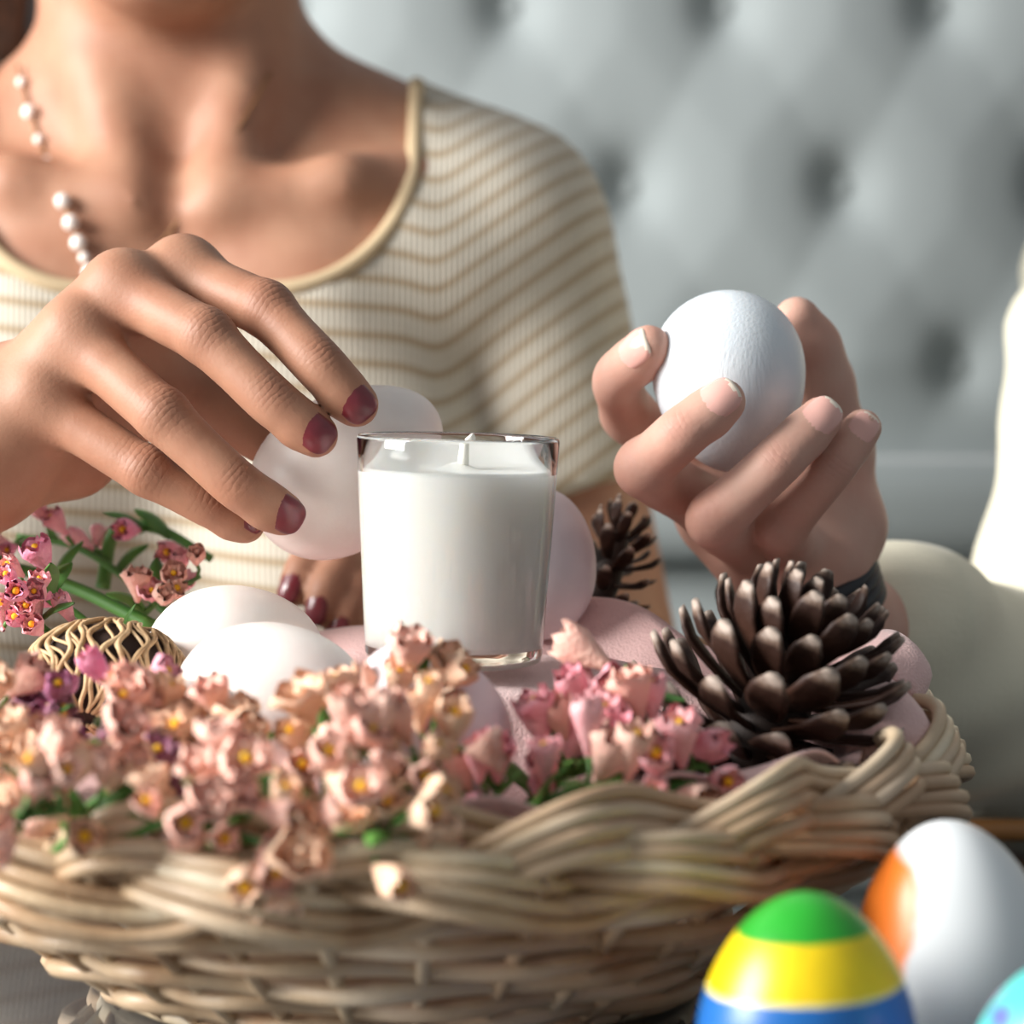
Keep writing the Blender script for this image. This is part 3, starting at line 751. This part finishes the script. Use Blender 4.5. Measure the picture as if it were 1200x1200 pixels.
for i in range(NM):
    pts = [podpt(th, pph(i, th)) for th in np.linspace(.18, 2.75, 36)]
    part('lattice_rib', *tube(pts, .00060+.00030*np.sin(np.linspace(0, 3.1, 36)), 6), M_pod, pod)
    for th0 in (.75, 1.15, 1.5, 1.9):
        th0 += rnd.uniform(-.2, .2); L = rnd.uniform(.25, .5)
        pts = [podpt(th0+L*q, pph(i, th0+L*q)*(1-q)+q*(pph(i+1, th0+L*q) if i < NM-1 else pph(0, th0+L*q)+2*PI)) for q in np.linspace(0, 1, 9)]
        part('lattice_link', *tube(pts, .00052, 6), M_pod, pod)

# ================================================================== PAINT BRUSH
bp = [np.array([.150, .952, TABLE_Z+.0045]), np.array([.25, .938, TABLE_Z+.0045]), np.array([.36, .92, TABLE_Z+.0045])]
pb = thing('paint_brush', bp[0]-np.array([0, 0, .004]), 'wooden brush handle lying on the table behind the painted eggs', 'brush')
P = spline(bp, 14); part('handle', *tube(P, [.0025, .0036, .0042, .0042, .004, .0038, .0036, .0034, .0032, .003, .003, .003, .003, .003], 12), simple('varnished_wood', srgb(176, 122, 70), .35), pb)
q = P[-1]; u = nrm(P[-1]-P[-2]); part('ferrule', *tube([q, q+u*.02], .0034, 12), simple('nickel_ferrule', srgb(190, 190, 192), .3, Metallic=1.0), pb)
part('bristles', *tube([q+u*.0195, q+u*.028, q+u*.040], [.0032, .0036, .0006], 12), simple('bristle_brown', srgb(70, 46, 30), .8), pb)

# ================================================================== PEOPLE
def head(f, c, s=1.0):
    """face towards -Y, c = head centre"""
    c = np.asarray(c); q = lambda x, y, z: c+s*np.array([x, y, z])
    f.ell(q(0, .012, .03), s*np.array([.074, .092, .092]), .0)
    f.ell(q(0, -.02, -.035), s*np.array([.060, .068, .072]), .03)
    f.ell(q(0, -.052, -.088), s*np.array([.026, .026, .022]), .03)
    f.cone(q(0, -.082, .022), q(0, -.101, -.012), s*.007, s*.0125, .012)
    for sx in (-1, 1):
        f.ell(q(sx*.031, -.094, .022), s*np.array([.015, .011, .0075]), .010, neg=True)
        f.cone(q(sx*.014, -.086, .036), q(sx*.050, -.074, .036), s*.004, s*.0035, .016)
        f.ell(q(sx*.011, -.092, -.014), s*np.array([.009, .008, .007]), .008)
        f.ell(q(sx*.076, .012, .0), s*np.array([.008, .018, .030]), .006)
    for sx in (-1, 1): f.ell(q(sx*.031, -.0745, .0275), s*np.array([.0140, .0128, .0072]), .003); f.ell(q(sx*.031, -.0740, .0135), s*np.array([.0132, .0122, .0045]), .003)
    f.ell(q(0, -.082, -.043), s*np.array([.024, .012, .0065]), .006)
    f.ell(q(0, -.081, -.055), s*np.array([.021, .012, .0075]), .006)
    return [q(-.031, -.0735, .022), q(.031, -.0735, .022)]
def eyes(parent, pts, s=1.0):
    Me = simple('eye_white', srgb(236, 232, 228), .15); Mi = simple('dark_iris', srgb(44, 28, 18), .1)
    for p in pts:
        g = egg_geo(.0118*s, .0118*s, 20, 14, 0); e = part('eye', np.array(g[0])+p, g[1], Me, parent)
        g = egg_geo(.0052*s, .0052*s, 16, 10, 0); part('iris', np.array(g[0])*np.array([1, .35, 1])+p+np.array([0, -.0112*s, 0]), g[1], Mi, e)
def join(parts):
    V = []; Q = []; A = []; o = 0
    for v, q, a in parts: V.append(v); Q.append(q+o); A.append(a); o += len(v)
    return np.vstack(V), np.vstack(Q), np.concatenate(A)

def tri(Q): return Q if Q.shape[1] == 3 else np.vstack([Q[:, [0, 1, 2]], Q[:, [0, 2, 3]]])
def weld(big, fine, org, axis, s0, s1, rad=.07, dmin=-.09):
    """cut the coarse limb and the fine hand by planes along the limb axis and close the ring between them: one continuous surface"""
    axis = nrm(axis); org = np.asarray(org)
    def cutm(V, T, keep_hi, s):
        d = (V-org)@axis; r = np.linalg.norm(V-org-np.outer(d, axis), axis=1)
        bad = ((d < s) if keep_hi else (d > s)) & (r < rad) & (d > -.3 if keep_hi else d > -9)
        if keep_hi: bad &= (d > dmin)
        T = T[~bad[T].any(1)]
        return V, T, d, r
    def largest(V, T):
        lab = np.arange(len(V))
        for _ in range(400):
            m = np.minimum(np.minimum(lab[T[:, 0]], lab[T[:, 1]]), lab[T[:, 2]]); n = lab.copy()
            for k in range(3): np.minimum.at(n, T[:, k], m)
            n = n[n]
            if (n == lab).all(): break
            lab = n
        u, c = np.unique(lab[T[:, 0]], return_counts=True); return T[lab[T[:, 0]] == u[c.argmax()]]
    def loop(V, T, d, s):
        E = np.vstack([T[:, [0, 1]], T[:, [1, 2]], T[:, [2, 0]]]); n = len(V)
        key = E[:, 0].astype(np.int64)*n+E[:, 1]; rk = E[:, 1].astype(np.int64)*n+E[:, 0]
        B = E[~np.isin(key, rk)]; B = B[np.abs(d[B[:, 0]]-s) < .02]
        nx = {}
        for a_, b_ in B.tolist(): nx.setdefault(a_, []).append(b_)
        best = []
        used = set()
        for st_ in list(nx):
            if st_ in used: continue
            L_ = [st_]; used.add(st_); cur = nx[st_][0]
            while cur != st_ and cur in nx and cur not in used: L_.append(cur); used.add(cur); cur = nx[cur][0]
            if len(L_) > len(best): best = L_
        return best
    Vb, Tb, db, _ = cutm(big[0], tri(big[1]), True, s1); Tb = largest(Vb, Tb)
    Vf, Tf, df, _ = cutm(fine[0], tri(fine[1]), False, s0); Tf = largest(Vf, Tf)
    Lb = loop(Vb, Tb, db, s1); Lf = loop(Vf, Tf, df, s0)
    e1 = nrm(np.cross(axis, (.3, .5, .8))); e2 = np.cross(axis, e1)
    c = np.vstack([Vb[Lb], Vf[Lf]]).mean(0)
    ang = lambda V, L_: np.arctan2((V[L_]-c)@e2, (V[L_]-c)@e1)
    Lb = np.array(Lb); Lf = np.array(Lf)[::-1]          # opposite winding -> same sense
    ab = np.unwrap(ang(Vb, Lb)); af = np.unwrap(ang(Vf, Lf)); sg = np.sign(ab[-1]-ab[0])
    k = np.abs(np.angle(np.exp(1j*(af-ab[0])))).argmin(); Lf = np.roll(Lf, -k); af = np.unwrap(ang(Vf, Lf)); af += 2*PI*np.round((ab[0]-af[0])/(2*PI))
    o = len(Vb); tris = []; i = j = 0; nb, nf = len(Lb), len(Lf)
    pa = lambda A_, q, m: (A_[q % m]+(sg*2*PI if q >= m else 0))*sg
    while i < nb or j < nf:
        if j >= nf or (i < nb and pa(ab, i+1, nb) <= pa(af, j+1, nf)): tris.append((Lb[(i+1) % nb], Lb[i % nb], o+Lf[j % nf])); i += 1
        else: tris.append((Lb[i % nb], o+Lf[j % nf], o+Lf[(j+1) % nf])); j += 1
    V = np.vstack([Vb, Vf]); T = np.vstack([Tb, Tf+o, np.array(tris)]); A = np.concatenate([big[2], fine[2]])
    us = np.unique(T); mp = np.full(len(V), -1); mp[us] = np.arange(len(us))
    return V[us], mp[T], A[us]
# ---------- woman: fine right hand
SY_ = .812
wr = W(-18, 520, .812)
L = dict(
 idx=[W(214, 322, .812), W(312, 362, .790), W(375, 428, .776), W(417, 474, .7765)],
 mid=[W(142, 340, .802), W(241, 394, .778), W(318, 470, .769), W(370, 510, .7695)],
 rng=[W(88, 396, .796), W(190, 487, .772), W(279, 570, .768), W(331, 602, .7725)],
 pnk=[W(48, 472, .794), W(172, 553, .779), W(244, 592, .781), W(288, 614, .785)])
up = np.array([.30, -.62, .72])
hand = Field((-.262, .735, .800), (-.038, .915, .985), .00118)
RAD = dict(idx=[.0105, .0086, .0081, .0070], mid=[.0106, .0086, .0079, .0068], rng=[.0100, .0083, .0077, .0067], pnk=[.0092, .0076, .0069, .0060])
# palm
palm = hand.new()
elb = np.array([-.345, 1.0, .775]); fa = nrm(elb-wr)
w_in = wr+np.array([.004, .012, .006]); w_out = wr+np.array([-.004, -.012, -.006])
for nm, base, r0 in (('idx', wr+np.array([.006, .016, .010]), .012), ('mid', wr+np.array([.004, .006, .006]), .0125), ('rng', wr+np.array([0, -.005, .0]), .0125), ('pnk', wr+np.array([-.002, -.012, -.007]), .0125)):
    palm.cone(base, L[nm][0], r0, RAD[nm][0]*.98, .012)
for a_, b_ in (('idx', 'mid'), ('mid', 'rng'), ('rng', 'pnk')):
    A_ = L[a_][0]; B_ = L[b_][0]; palm.cone(A_*.85+wr*.15-up*.004, B_*.85+wr*.15-up*.004, .0075, .0075, .012)
palm.cone(wr+np.array([.0, -.014, -.012]), L['pnk'][0]*.7+wr*.3-up*.008, .0125, .011, .014)     # heel of the hand
palm.cone(wr, wr+fa*.10, .0225, .027, .02); palm.cone(wr+np.array([0, .012, .006]), wr+fa*.10+np.array([0, .012, .006]), .018, .024, .02)
for nm in L: palm.ell(L[nm][0]+up*.0028, (RAD[nm][0]*.85,)*3, .006)
# thumb, behind the egg
th = [wr+np.array([.024, .016, -.002]), W(165, 440, .832), W(250, 470, .840), W(322, 520, .842)]
tf = hand.new(); tf.chain(th, [.017, .0165, .0118, .0088], .006)
tf.cone(L['idx'][0]*.8+wr*.2-up*.012, np.asarray(th[1]), .008, .011, .012); tf.cone(L['mid'][0]*.75+wr*.25-up*.012, W(150, 430, .825), .009, .012, .012)
fin = hand.new()
for nm in L: fin.merge(finger(hand, L[nm], RAD[nm], up), .003)
palm.merge(tf, .010); palm.merge(fin, .007)
hv, hq = palm.nets(); hv = smooth_mesh(hv, hq, 2, .45)
spots = []
for nm in L: spots += [(L[nm][1]+up*.006, .0085), (L[nm][2]+up*.005, .006)]
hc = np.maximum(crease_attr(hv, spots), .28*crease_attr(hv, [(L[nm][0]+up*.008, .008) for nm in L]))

# ---------- woman: left hand (far, behind the egg)
LH = Field((-.12, .87, .77), (.06, 1.07, .93), .0018)
w2 = W(470, 690, .975); elb2 = np.array([.05, 1.12, .735])
lf = [[W(425, 655, .955), W(375, 640, .935), W(355, 668, .925), W(346, 692, .922)],
      [W(440, 672, .950), W(400, 660, .928), W(383, 690, .918), W(377, 715, .916)],
      [W(452, 692, .948), W(420, 690, .926), W(408, 716, .918), W(402, 738, .916)],
      [W(462, 712, .948), W(440, 716, .93), W(430, 738, .924), W(426, 754, .922)]]
lp = LH.new()
for j in lf: lp.cone(w2, j[0], .017, .0105, .012)
lp.cone(w2, w2+nrm(elb2-w2)*.07, .022, .025, .02)
lfin = LH.new()
for j in lf: lfin.F = np.minimum(lfin.F, finger(LH, j, [.0098, .0082, .0072, .0062], (-.3, -.8, .5)).F)
lp.merge(lfin, .006); lp.chain([w2+np.array([-.01, .0, .01]), W(425, 640, .975), W(385, 650, .97)], [.014, .011, .008], .008)
lv, lq = lp.nets(); lv = smooth_mesh(lv, lq, 2, .4)

# ---------- woman: body
NX = -.142
def torso(f, off=0.0, skin=True):
    o = off
    f.ell((NX, 1.165, .875), (.150+o, .098+o, .165+o), 0)
    f.ell((NX, 1.175, .67), (.132+o, .092+o, .26+o), .05)
    for sx in (-1, 1):
        f.ell((NX+sx*.070, 1.088, .852), (.062+o, .052+o, .062+o), .03)
        f.cone((NX-.008+sx*.0, 1.175, 1.055), (NX+sx*.135, 1.16, .985), .040+o, .046+o, .04)
        f.cone((NX+sx*.06, 1.12, .955), (NX+sx*.125, 1.14, .965), .045+o, .04+o, .04)
    f.ell((NX, 1.20, .52), (.165+o, .115+o, .12+o), .06)
SHR = np.array([NX+.138, 1.152, .972]); SHL = np.array([NX-.138, 1.152, .972])
body = Field((-.46, .81, .50), (.13, 1.34, 1.31), .0045)
torso(body)
body.cone((NX-.010, 1.165, .99), (NX-.012, 1.150, 1.13), .054, .0515, .03)
for sx in (-1, 1):
    body.cone((NX+sx*.016, 1.088, .994), (NX+sx*.07, 1.092, 1.004), .0105, .0085, .016)
    body.cone((NX+sx*.07, 1.092, 1.004), (NX+sx*.130, 1.135, 1.008), .0085, .009, .016)
    body.cone((NX-.010+sx*.050, 1.15, 1.12), (NX+sx*.018, 1.092, 1.0), .012, .009, .018)
body.ell((NX, 1.072, 1.008), (.011, .012, .012), .012, neg=True)
hp = body.new(); ey_w = head(hp, (NX-.004, 1.130, 1.184)); body.merge(hp, .02)
body.chain([SHR, elb2, w2], [.044, .036, .019], .02)
body.chain([SHL, elb, wr+fa*.05], [.044, .037, .0215], .02)
bv, bq = body.nets(); bv = smooth_mesh(bv, bq, 2, .5)
woman = thing('person', (NX, 1.2, .445), 'person in a tan striped knit top with burgundy nails, seated behind the basket', 'person')
V, Q, A = weld((bv, bq, np.zeros(len(bv))), (hv, hq, hc), wr, fa, .062, .068)
V, Q, A = weld((V, Q, A), (lv, lq, np.zeros(len(lv))), w2, elb2-w2, .045, .052)
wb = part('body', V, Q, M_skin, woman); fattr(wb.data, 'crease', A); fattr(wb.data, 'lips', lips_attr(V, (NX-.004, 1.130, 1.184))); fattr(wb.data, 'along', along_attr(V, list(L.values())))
eyes(wb, ey_w)
NW = dict(idx=(.0112, .0126, (.06, -.98, .16)), mid=(.0110, .0126, (.10, -.97, .20)), rng=(.0112, .0128, (.10, -.97, .20)), pnk=(.0084, .0100, (.10, -.80, .55)))
for nm in L:
    wd, ln, dn = NW[nm]; D, T = L[nm][2], L[nm][3]; u = nrm(T-D); rt = RAD[nm][3]
    g = nail_geo(T, u, dn, rt*1.02, wd, ln, -.0006, .0017, .0002); nl = part('fingernail', g[0], g[1], M_polish, wb); nl['label'] = 'burgundy polished fingernail'
for j in lf[:3]:
    g = nail_geo(j[3], j[3]-j[2], (-.35, -.85, .3), .0064, .0088, .011, .001); nl = part('fingernail', g[0], g[1], M_polish, wb); nl['label'] = 'burgundy polished fingernail'

# shirt
sh = Field((-.40, .98, .50), (.10, 1.34, 1.10), .004)
torso(sh, .0045)
X, Y, Z = sh.grid()
def rbox(X, Z, cx, cz, hx, hz, r):
    qx = np.abs(X-cx)-hx+r; qz = np.abs(Z-cz)-hz+r
    return np.minimum(np.maximum(qx, qz), 0)+np.sqrt(np.maximum(qx, 0)**2+np.maximum(qz, 0)**2)-r
NCX, NCZ, NHX, NHZ, NR = NX+.004, .958+.16, .096, .16, .058
full = sh.new(); full.F = sh.F.copy()
cut = rbox(X, Z, NCX, NCZ, NHX, NHZ, NR)+0*Y
for S, E, fr in ((SHR, elb2, .45), (SHL, elb, .45)):
    sl = sh.new(); ax = nrm(E-S); hem = S+(E-S)*fr
    sl.cone(S, S+(E-S)*.8, .0505, .0475, 0)
    pl = (X-hem[0])*ax[0]+(Y-hem[1])*ax[1]+(Z-hem[2])*ax[2]
    sl.F = np.maximum(sl.F, pl.astype(np.float32)); sh.merge(sl, .007)
wr_n = .0016*np.sin(X*70+Z*55)*np.sin(Z*38+Y*40)
sh.F = (sh.F+wr_n).astype(np.float32)
full2 = sh.new(); full2.F = sh.F.copy()
sh.F = np.maximum(sh.F, -cut).astype(np.float32)
sv, sq = sh.nets(); sv = smooth_mesh(sv, sq, 1, .4)
M_shirt = shirt_mat()
so = part('knit_top', sv, sq, M_shirt, woman)
axr = nrm(elb2-SHR); axl = nrm(elb-SHL)
tz = (1.1-sv[:, 2])+.10*(sv[:, 0]-NX)*-1+.25*(sv[:, 0]-NX)**2
ta = (sv-SHR)@axr*1.0+.128+.55*(sv[:, 0]-SHR[0]); wa = 1/(1+np.exp(-(sv[:, 0]-(SHR[0]-.030))/.004))
tl = (sv-SHL)@axl+.128-.55*(sv[:, 0]-SHL[0]); wl = 1/(1+np.exp((sv[:, 0]-(SHL[0]+.030))/.004))
st = tz*(1-wa-wl)+ta*wa+tl*wl
fattr(so.data, 'stripe', st/.0118)
# neckline binding
cur = []
for t in np.linspace(0, 1, 90):
    a = -.02+t*1.04
    # right side top -> down -> bottom -> left side up
    Ls = [.10, PI/2*NR, 2*(NHX-NR), PI/2*NR, .10]; tot = sum(Ls); d = min(max(a, 0), 1)*tot
    if d < Ls[0]: x, z = NCX+NHX, NCZ-NHZ+NR+.10-d
    elif d < Ls[0]+Ls[1]: g = (d-Ls[0])/NR; x, z = NCX+NHX-NR+NR*math.cos(g), NCZ-NHZ+NR-NR*math.sin(g)
    elif d < sum(Ls[:3]): x, z = NCX+NHX-NR-(d-Ls[0]-Ls[1]), NCZ-NHZ
    elif d < sum(Ls[:4]): g = (d-sum(Ls[:3]))/NR; x, z = NCX-NHX+NR-NR*math.sin(g), NCZ-NHZ+NR-NR*math.cos(g)
    else: x, z = NCX-NHX, NCZ-NHZ+NR+(d-sum(Ls[:4]))
    ys = np.arange(1.0, 1.2, .001); v = full2.sample(np.stack([np.full_like(ys, x), ys, np.full_like(ys, z)], 1)); hit = np.argmax(v < 0)
    if v[hit] < 0: cur.append((x, ys[hit]+.001, z))
cur = np.array(cur); cur[:, 1] = np.convolve(np.pad(cur[:, 1], 3, 'edge'), np.ones(7)/7, 'valid')
part('neck_binding', *tube(cur, .0036, 10), M_trim, so)
# hair
hf = Field((-.29, 1.02, 1.03), (0.0, 1.33, 1.36), .005)
hf.ell((NX-.004, 1.150, 1.222), (.088, .106, .096), 0)
hf.ell((NX-.004, 1.185, 1.20), (.084, .080, .092), .03)
hf.chain([(NX-.078, 1.165, 1.22), (NX-.096, 1.180, 1.13), (NX-.094, 1.195, 1.075)], [.03, .026, .016], .02)
hf.ell((NX-.004, 1.040, 1.172), (.060, .066, .086), .012, neg=True)
Xh, Yh, Zh = hf.grid(); hf.F = (hf.F+.0016*np.sin(Xh*330+Yh*200)).astype(np.float32)
h_v, h_q = hf.nets(); part('hair', smooth_mesh(h_v, h_q, 1), h_q, M_hair, woman)
# necklace: fine chain with pearls, following the skin
def skin_y(x, z, F_=body):
    ys = np.arange(.99, 1.25, .001); v = F_.sample(np.stack([np.full_like(ys, x), ys, np.full_like(ys, z)], 1)); h_ = np.argmax(v < 0); return ys[h_]
nk = []
for px, py in ((20, 75), (34, 130), (52, 180), (72, 232), (90, 280), (108, 325)):
    p = W(px, py, 1.12); y = skin_y(p[0], p[2]); p = W(px, py, y-.003); nk.append(p)
nkR = []
for px, py in zip(np.linspace(140, 318, 14), 335-250*(np.linspace(0, 1, 14))**1.25):
    p = W(px, py, 1.12); y = skin_y(p[0], p[2]); p = W(px, py, y-.0002); nkR.append(p)
ncl = part('necklace', *tube(spline(nk+[W(125, 345, nk[-1][1]-.002)]+nkR, 60), .0006, 6), simple('fine_gold', srgb(150, 112, 78), .4, Metallic=.6), woman)
M_pearl = simple('pearl', srgb(244, 234, 226), .12, Coat_Weight=.8)
pp = spline(nk, 40)
for i in (3, 8, 13, 17, 21, 24, 28, 32, 35, 38):
    g = egg_geo(.0030, .0030, 14, 10, 0); part('pearl', np.array(g[0])*(.8 if i % 2 else 1.15)+pp[i], g[1], M_pearl, ncl)
# trousers
tr = Field((-.40, .55, .0), (.12, 1.36, .66), .011)
tr.ell((NX, 1.20, .53), (.178, .13, .10), 0)
for sx in (-1, 1): tr.chain([(NX+sx*.085, 1.18, .535), (NX+sx*.10, .76, .555), (NX+sx*.10, .80, .07)], [.085, .062, .045], .03); tr.cone((NX+sx*.10, .80, .045), (NX+sx*.10, .66, .035), .038, .03, .02)
t_v, t_q = tr.nets(); part('trousers', smooth_mesh(t_v, t_q, 1), t_q, simple('charcoal_trousers', srgb(52, 50, 54), .9), woman)

# ---------- second person
def Z2(x, y): return 660+x/3, 320+y/3
def W2(x, y, d): a, b = Z2(x, y); return W(a, b, d)
R = dict(
 idx=[W2(470, 690, .872), W2(228, 500, .860), W2(182, 372, .836), W2(300, 262, .822)],
 mid=[W2(560, 850, .868), W2(282, 690, .812), W2(412, 566, .796), W2(560, 452, .7965)],
 rng=[W2(700, 985, .864), W2(528, 872, .812), W2(752, 664, .800), W2(905, 512, .806)],
 pnk=[W2(850, 1000, .860), W2(760, 905, .822), W2(945, 690, .812), W2(1052, 545, .816)])
RR = dict(idx=[.0110, .0092, .0085, .0073], mid=[.0112, .0096, .0085, .0073], rng=[.0110, .0094, .0082, .0070], pnk=[.0100, .0082, .0073, .0062])
DN = dict(idx=(-.35, -.75, .60), mid=(-.35, -.85, .45), rng=(-.10, -.92, .32), pnk=(.10, -.92, .30))
wr3 = W(948, 715, .868); el3 = W(1238, 862, 1.055); fa3 = nrm(el3-wr3)
h2 = Field((.018, .775, .760), (.192, .955, .968), .0012)
pm = h2.new()
for nm, bo in (('idx', (.002, .006, .004)), ('mid', (-.003, .004, .0)), ('rng', (-.003, -.002, 0)), ('pnk', (.0, -.006, 0))):
    pm.cone(wr3+np.array(bo), R[nm][0], .0135, RR[nm][0]*1.02, .011)
pm.cone(R['idx'][0], R['mid'][0], .0105, .0105, .012); pm.cone(R['mid'][0], R['rng'][0], .0105, .0105, .012); pm.cone(R['rng'][0], R['pnk'][0], .0105, .010, .012)
pm.cone(W2(985, 900, .862), W2(930, 1000, .855), .013, .014, .016)
pm.cone(wr3, wr3+fa3*.10, .0180, .024, .012); pm.cone(wr3+np.array([.004, -.004, -.004]), wr3+np.array([.004, -.004, -.004])+fa3*.08, .0170, .022, .012)
tb3 = [W2(945, 860, .872), W2(952, 610, .874), W2(905, 390, .868), W2(868, 262, .862), W2(822, 165, .857)]
tf3 = h2.new(); tf3.chain(tb3, [.0165, .0125, .0102, .0092, .0078], .007)
f3 = h2.new()
for nm in R: f3.merge(finger(h2, R[nm], RR[nm], DN[nm]), .0022)
pm.merge(tf3, .012); pm.merge(f3, .0055)
v3, q3 = pm.nets(); v3 = smooth_mesh(v3, q3, 2, .45)
spots = []
for nm in R: spots += [(R[nm][1]+nrm(DN[nm])*.006, .007), (R[nm][2]+nrm(DN[nm])*.006, .005), (R[nm][3], .004)]
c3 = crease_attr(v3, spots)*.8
P2 = np.array([.44, 1.24, 0.0]); SH2 = W(1345, 425, 1.14)
b2 = Field((.09, .84, .50), (.66, 1.42, 1.34), .0055)
def torso2(f, o=0.0):
    x = P2[0]
    f.ell((x, 1.255, .865), (.158+o, .105+o, .17+o), 0); f.ell((x, 1.265, .66), (.145+o, .10+o, .26+o), .05); f.ell((x, 1.28, .52), (.17+o, .12+o, .12+o), .06)
    for sx in (-1, 1): f.cone((x, 1.255, 1.045), (x+sx*.135, 1.235, .97), .042+o, .048+o, .04)
torso2(b2); b2.cone((P2[0], 1.25, .98), (P2[0], 1.235, 1.13), .055, .053, .03)
hp2 = b2.new(); ey2 = head(hp2, (P2[0], 1.215, 1.17)); b2.merge(hp2, .02)
b2.chain([(P2[0]-.12, 1.235, .968), SH2, el3, wr3+fa3*.05], [.048, .045, .034, .0195], .02)
S3 = np.array([P2[0]+.14, 1.23, .955]); b2.chain([S3, (.625, 1.21, .70), (.56, 1.07, .705)], [.044, .037, .022], .02)
for k in range(4): b2.chain([(.56, 1.07, .708), (.548+.014*k-.02, 1.025, .712), (.545+.015*k-.02, .995-.004*abs(k-1.5), .700), (.545+.015*k-.02, .985, .690)], [.016, .0095, .0085, .0075], .004)
bv2, bq2 = b2.nets(); bv2 = smooth_mesh(bv2, bq2, 2)
man = thing('person', (P2[0], 1.28, .445), 'person in a cream long-sleeved shirt at the right edge, holding up an egg', 'person')
V, Q, A = weld((bv2, bq2, np.zeros(len(bv2))), (v3, q3, c3), wr3, fa3, .050, .057)
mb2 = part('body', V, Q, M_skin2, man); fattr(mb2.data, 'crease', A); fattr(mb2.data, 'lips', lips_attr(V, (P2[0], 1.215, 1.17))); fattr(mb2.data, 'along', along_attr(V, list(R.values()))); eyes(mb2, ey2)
NS = dict(idx=(.0118, .0130, (-.2, -.88, .38)), mid=(.0120, .0138, (-.22, -.92, .28)), rng=(.0114, .0132, (-.05, -.97, .18)), pnk=(.0092, .0105, (.05, -.97, .18)))
M_tip = simple('nail_free_edge', srgb(240, 226, 208), .35)
for nm in R:
    wd, ln, dn = NS[nm]; D, T = R[nm][2], R[nm][3]; u = nrm(T-D); rt = RR[nm][3]
    g = nail_geo(T, u, dn, rt*1.02, wd, ln, -.0010, .0015, .0003); nl = part('fingernail', g[0], g[1], [M_nail, M_tip], mb2, midx=g[2])
g = nail_geo(tb3[-1], tb3[-1]-tb3[-2], (.2, .97, .05), .0080, .0110, .012, -.001); part('fingernail', g[0], g[1], M_nail, mb2)
# cream shirt
s2 = Field((.09, .85, .50), (.66, 1.42, 1.08), .005)
torso2(s2, .008)
X, Y, Z = s2.grid()
cuff = wr3+(el3-wr3)*.21
s2.chain([(P2[0]-.12, 1.235, .968), SH2, el3*.97+SH2*.03], [.056, .056, .050], .03)
slv = s2.new(); slv.chain([el3, cuff-fa3*.03], [.050, .036], .02)
pl = -((X-cuff[0])*fa3[0]+(Y-cuff[1])*fa3[1]+(Z-cuff[2])*fa3[2]); slv.F = np.maximum(slv.F, pl.astype(np.float32))
slv.chain([cuff+fa3*.008, cuff+fa3*.03], [.038, .040], .008)
s2.merge(slv, .02)
s2.chain([S3, (.625, 1.21, .70), (.582, 1.115, .703)], [.056, .050, .038], .03)
s2.F = (s2.F+.0030*np.sin(X*60-Z*95+Y*25)*np.sin(Z*45+X*30)).astype(np.float32)
hole = np.sqrt(((X-P2[0])/.075)**2+((Z-1.06)/.075)**2)*.075-.075+0*Y
s2.F = np.maximum(s2.F, -hole).astype(np.float32)
s_v, s_q = s2.nets(); part('shirt', smooth_mesh(s_v, s_q, 1), s_q, cream_mat(), man)
# dark wristband
bc = W(938, 694, .866); wax_ = nrm((.30, .30, -.90)); e1 = nrm(np.cross(wax_, (0, 1, 0))); e2 = np.cross(wax_, e1); mb = MB()
ring = [bc+(e1*math.cos(a)+e2*math.sin(a))*.0256 for a in np.linspace(0, 2*PI, 60, endpoint=False)]
for k in (-1.5, -.5, .5, 1.5): mb.add(tube([p+wax_*.004*k for p in ring], .0028, 8, True))
part('wristband', mb.V, mb.F, simple('black_rubber', srgb(22, 24, 30), .45), man)
hf = Field((.32, 1.09, 1.07), (.56, 1.42, 1.37), .006)
hf.ell((P2[0], 1.235, 1.208), (.088, .106, .096), 0); hf.ell((P2[0], 1.275, 1.18), (.082, .072, .085), .03); hf.ell((P2[0], 1.125, 1.158), (.060, .066, .086), .012, neg=True)
h_v, h_q = hf.nets(); part('hair', smooth_mesh(h_v, h_q, 1), h_q, M_hair, man)
tr = Field((.2, .60, .0), (.70, 1.46, .74), .012)
tr.ell((P2[0], 1.27, .54), (.185, .14, .12), 0)
for sx in (-1, 1): tr.chain([(P2[0]+sx*.09, 1.25, .60), (P2[0]+sx*.10, .88, .60), (P2[0]+sx*.10, .92, .07)], [.118, .075, .047], .03); tr.cone((P2[0]+sx*.10, .92, .045), (P2[0]+sx*.10, .78, .035), .038, .03, .02)
t_v, t_q = tr.nets(); part('trousers', smooth_mesh(t_v, t_q, 1), t_q, simple('brown_trousers', srgb(110, 72, 52), .9), man)
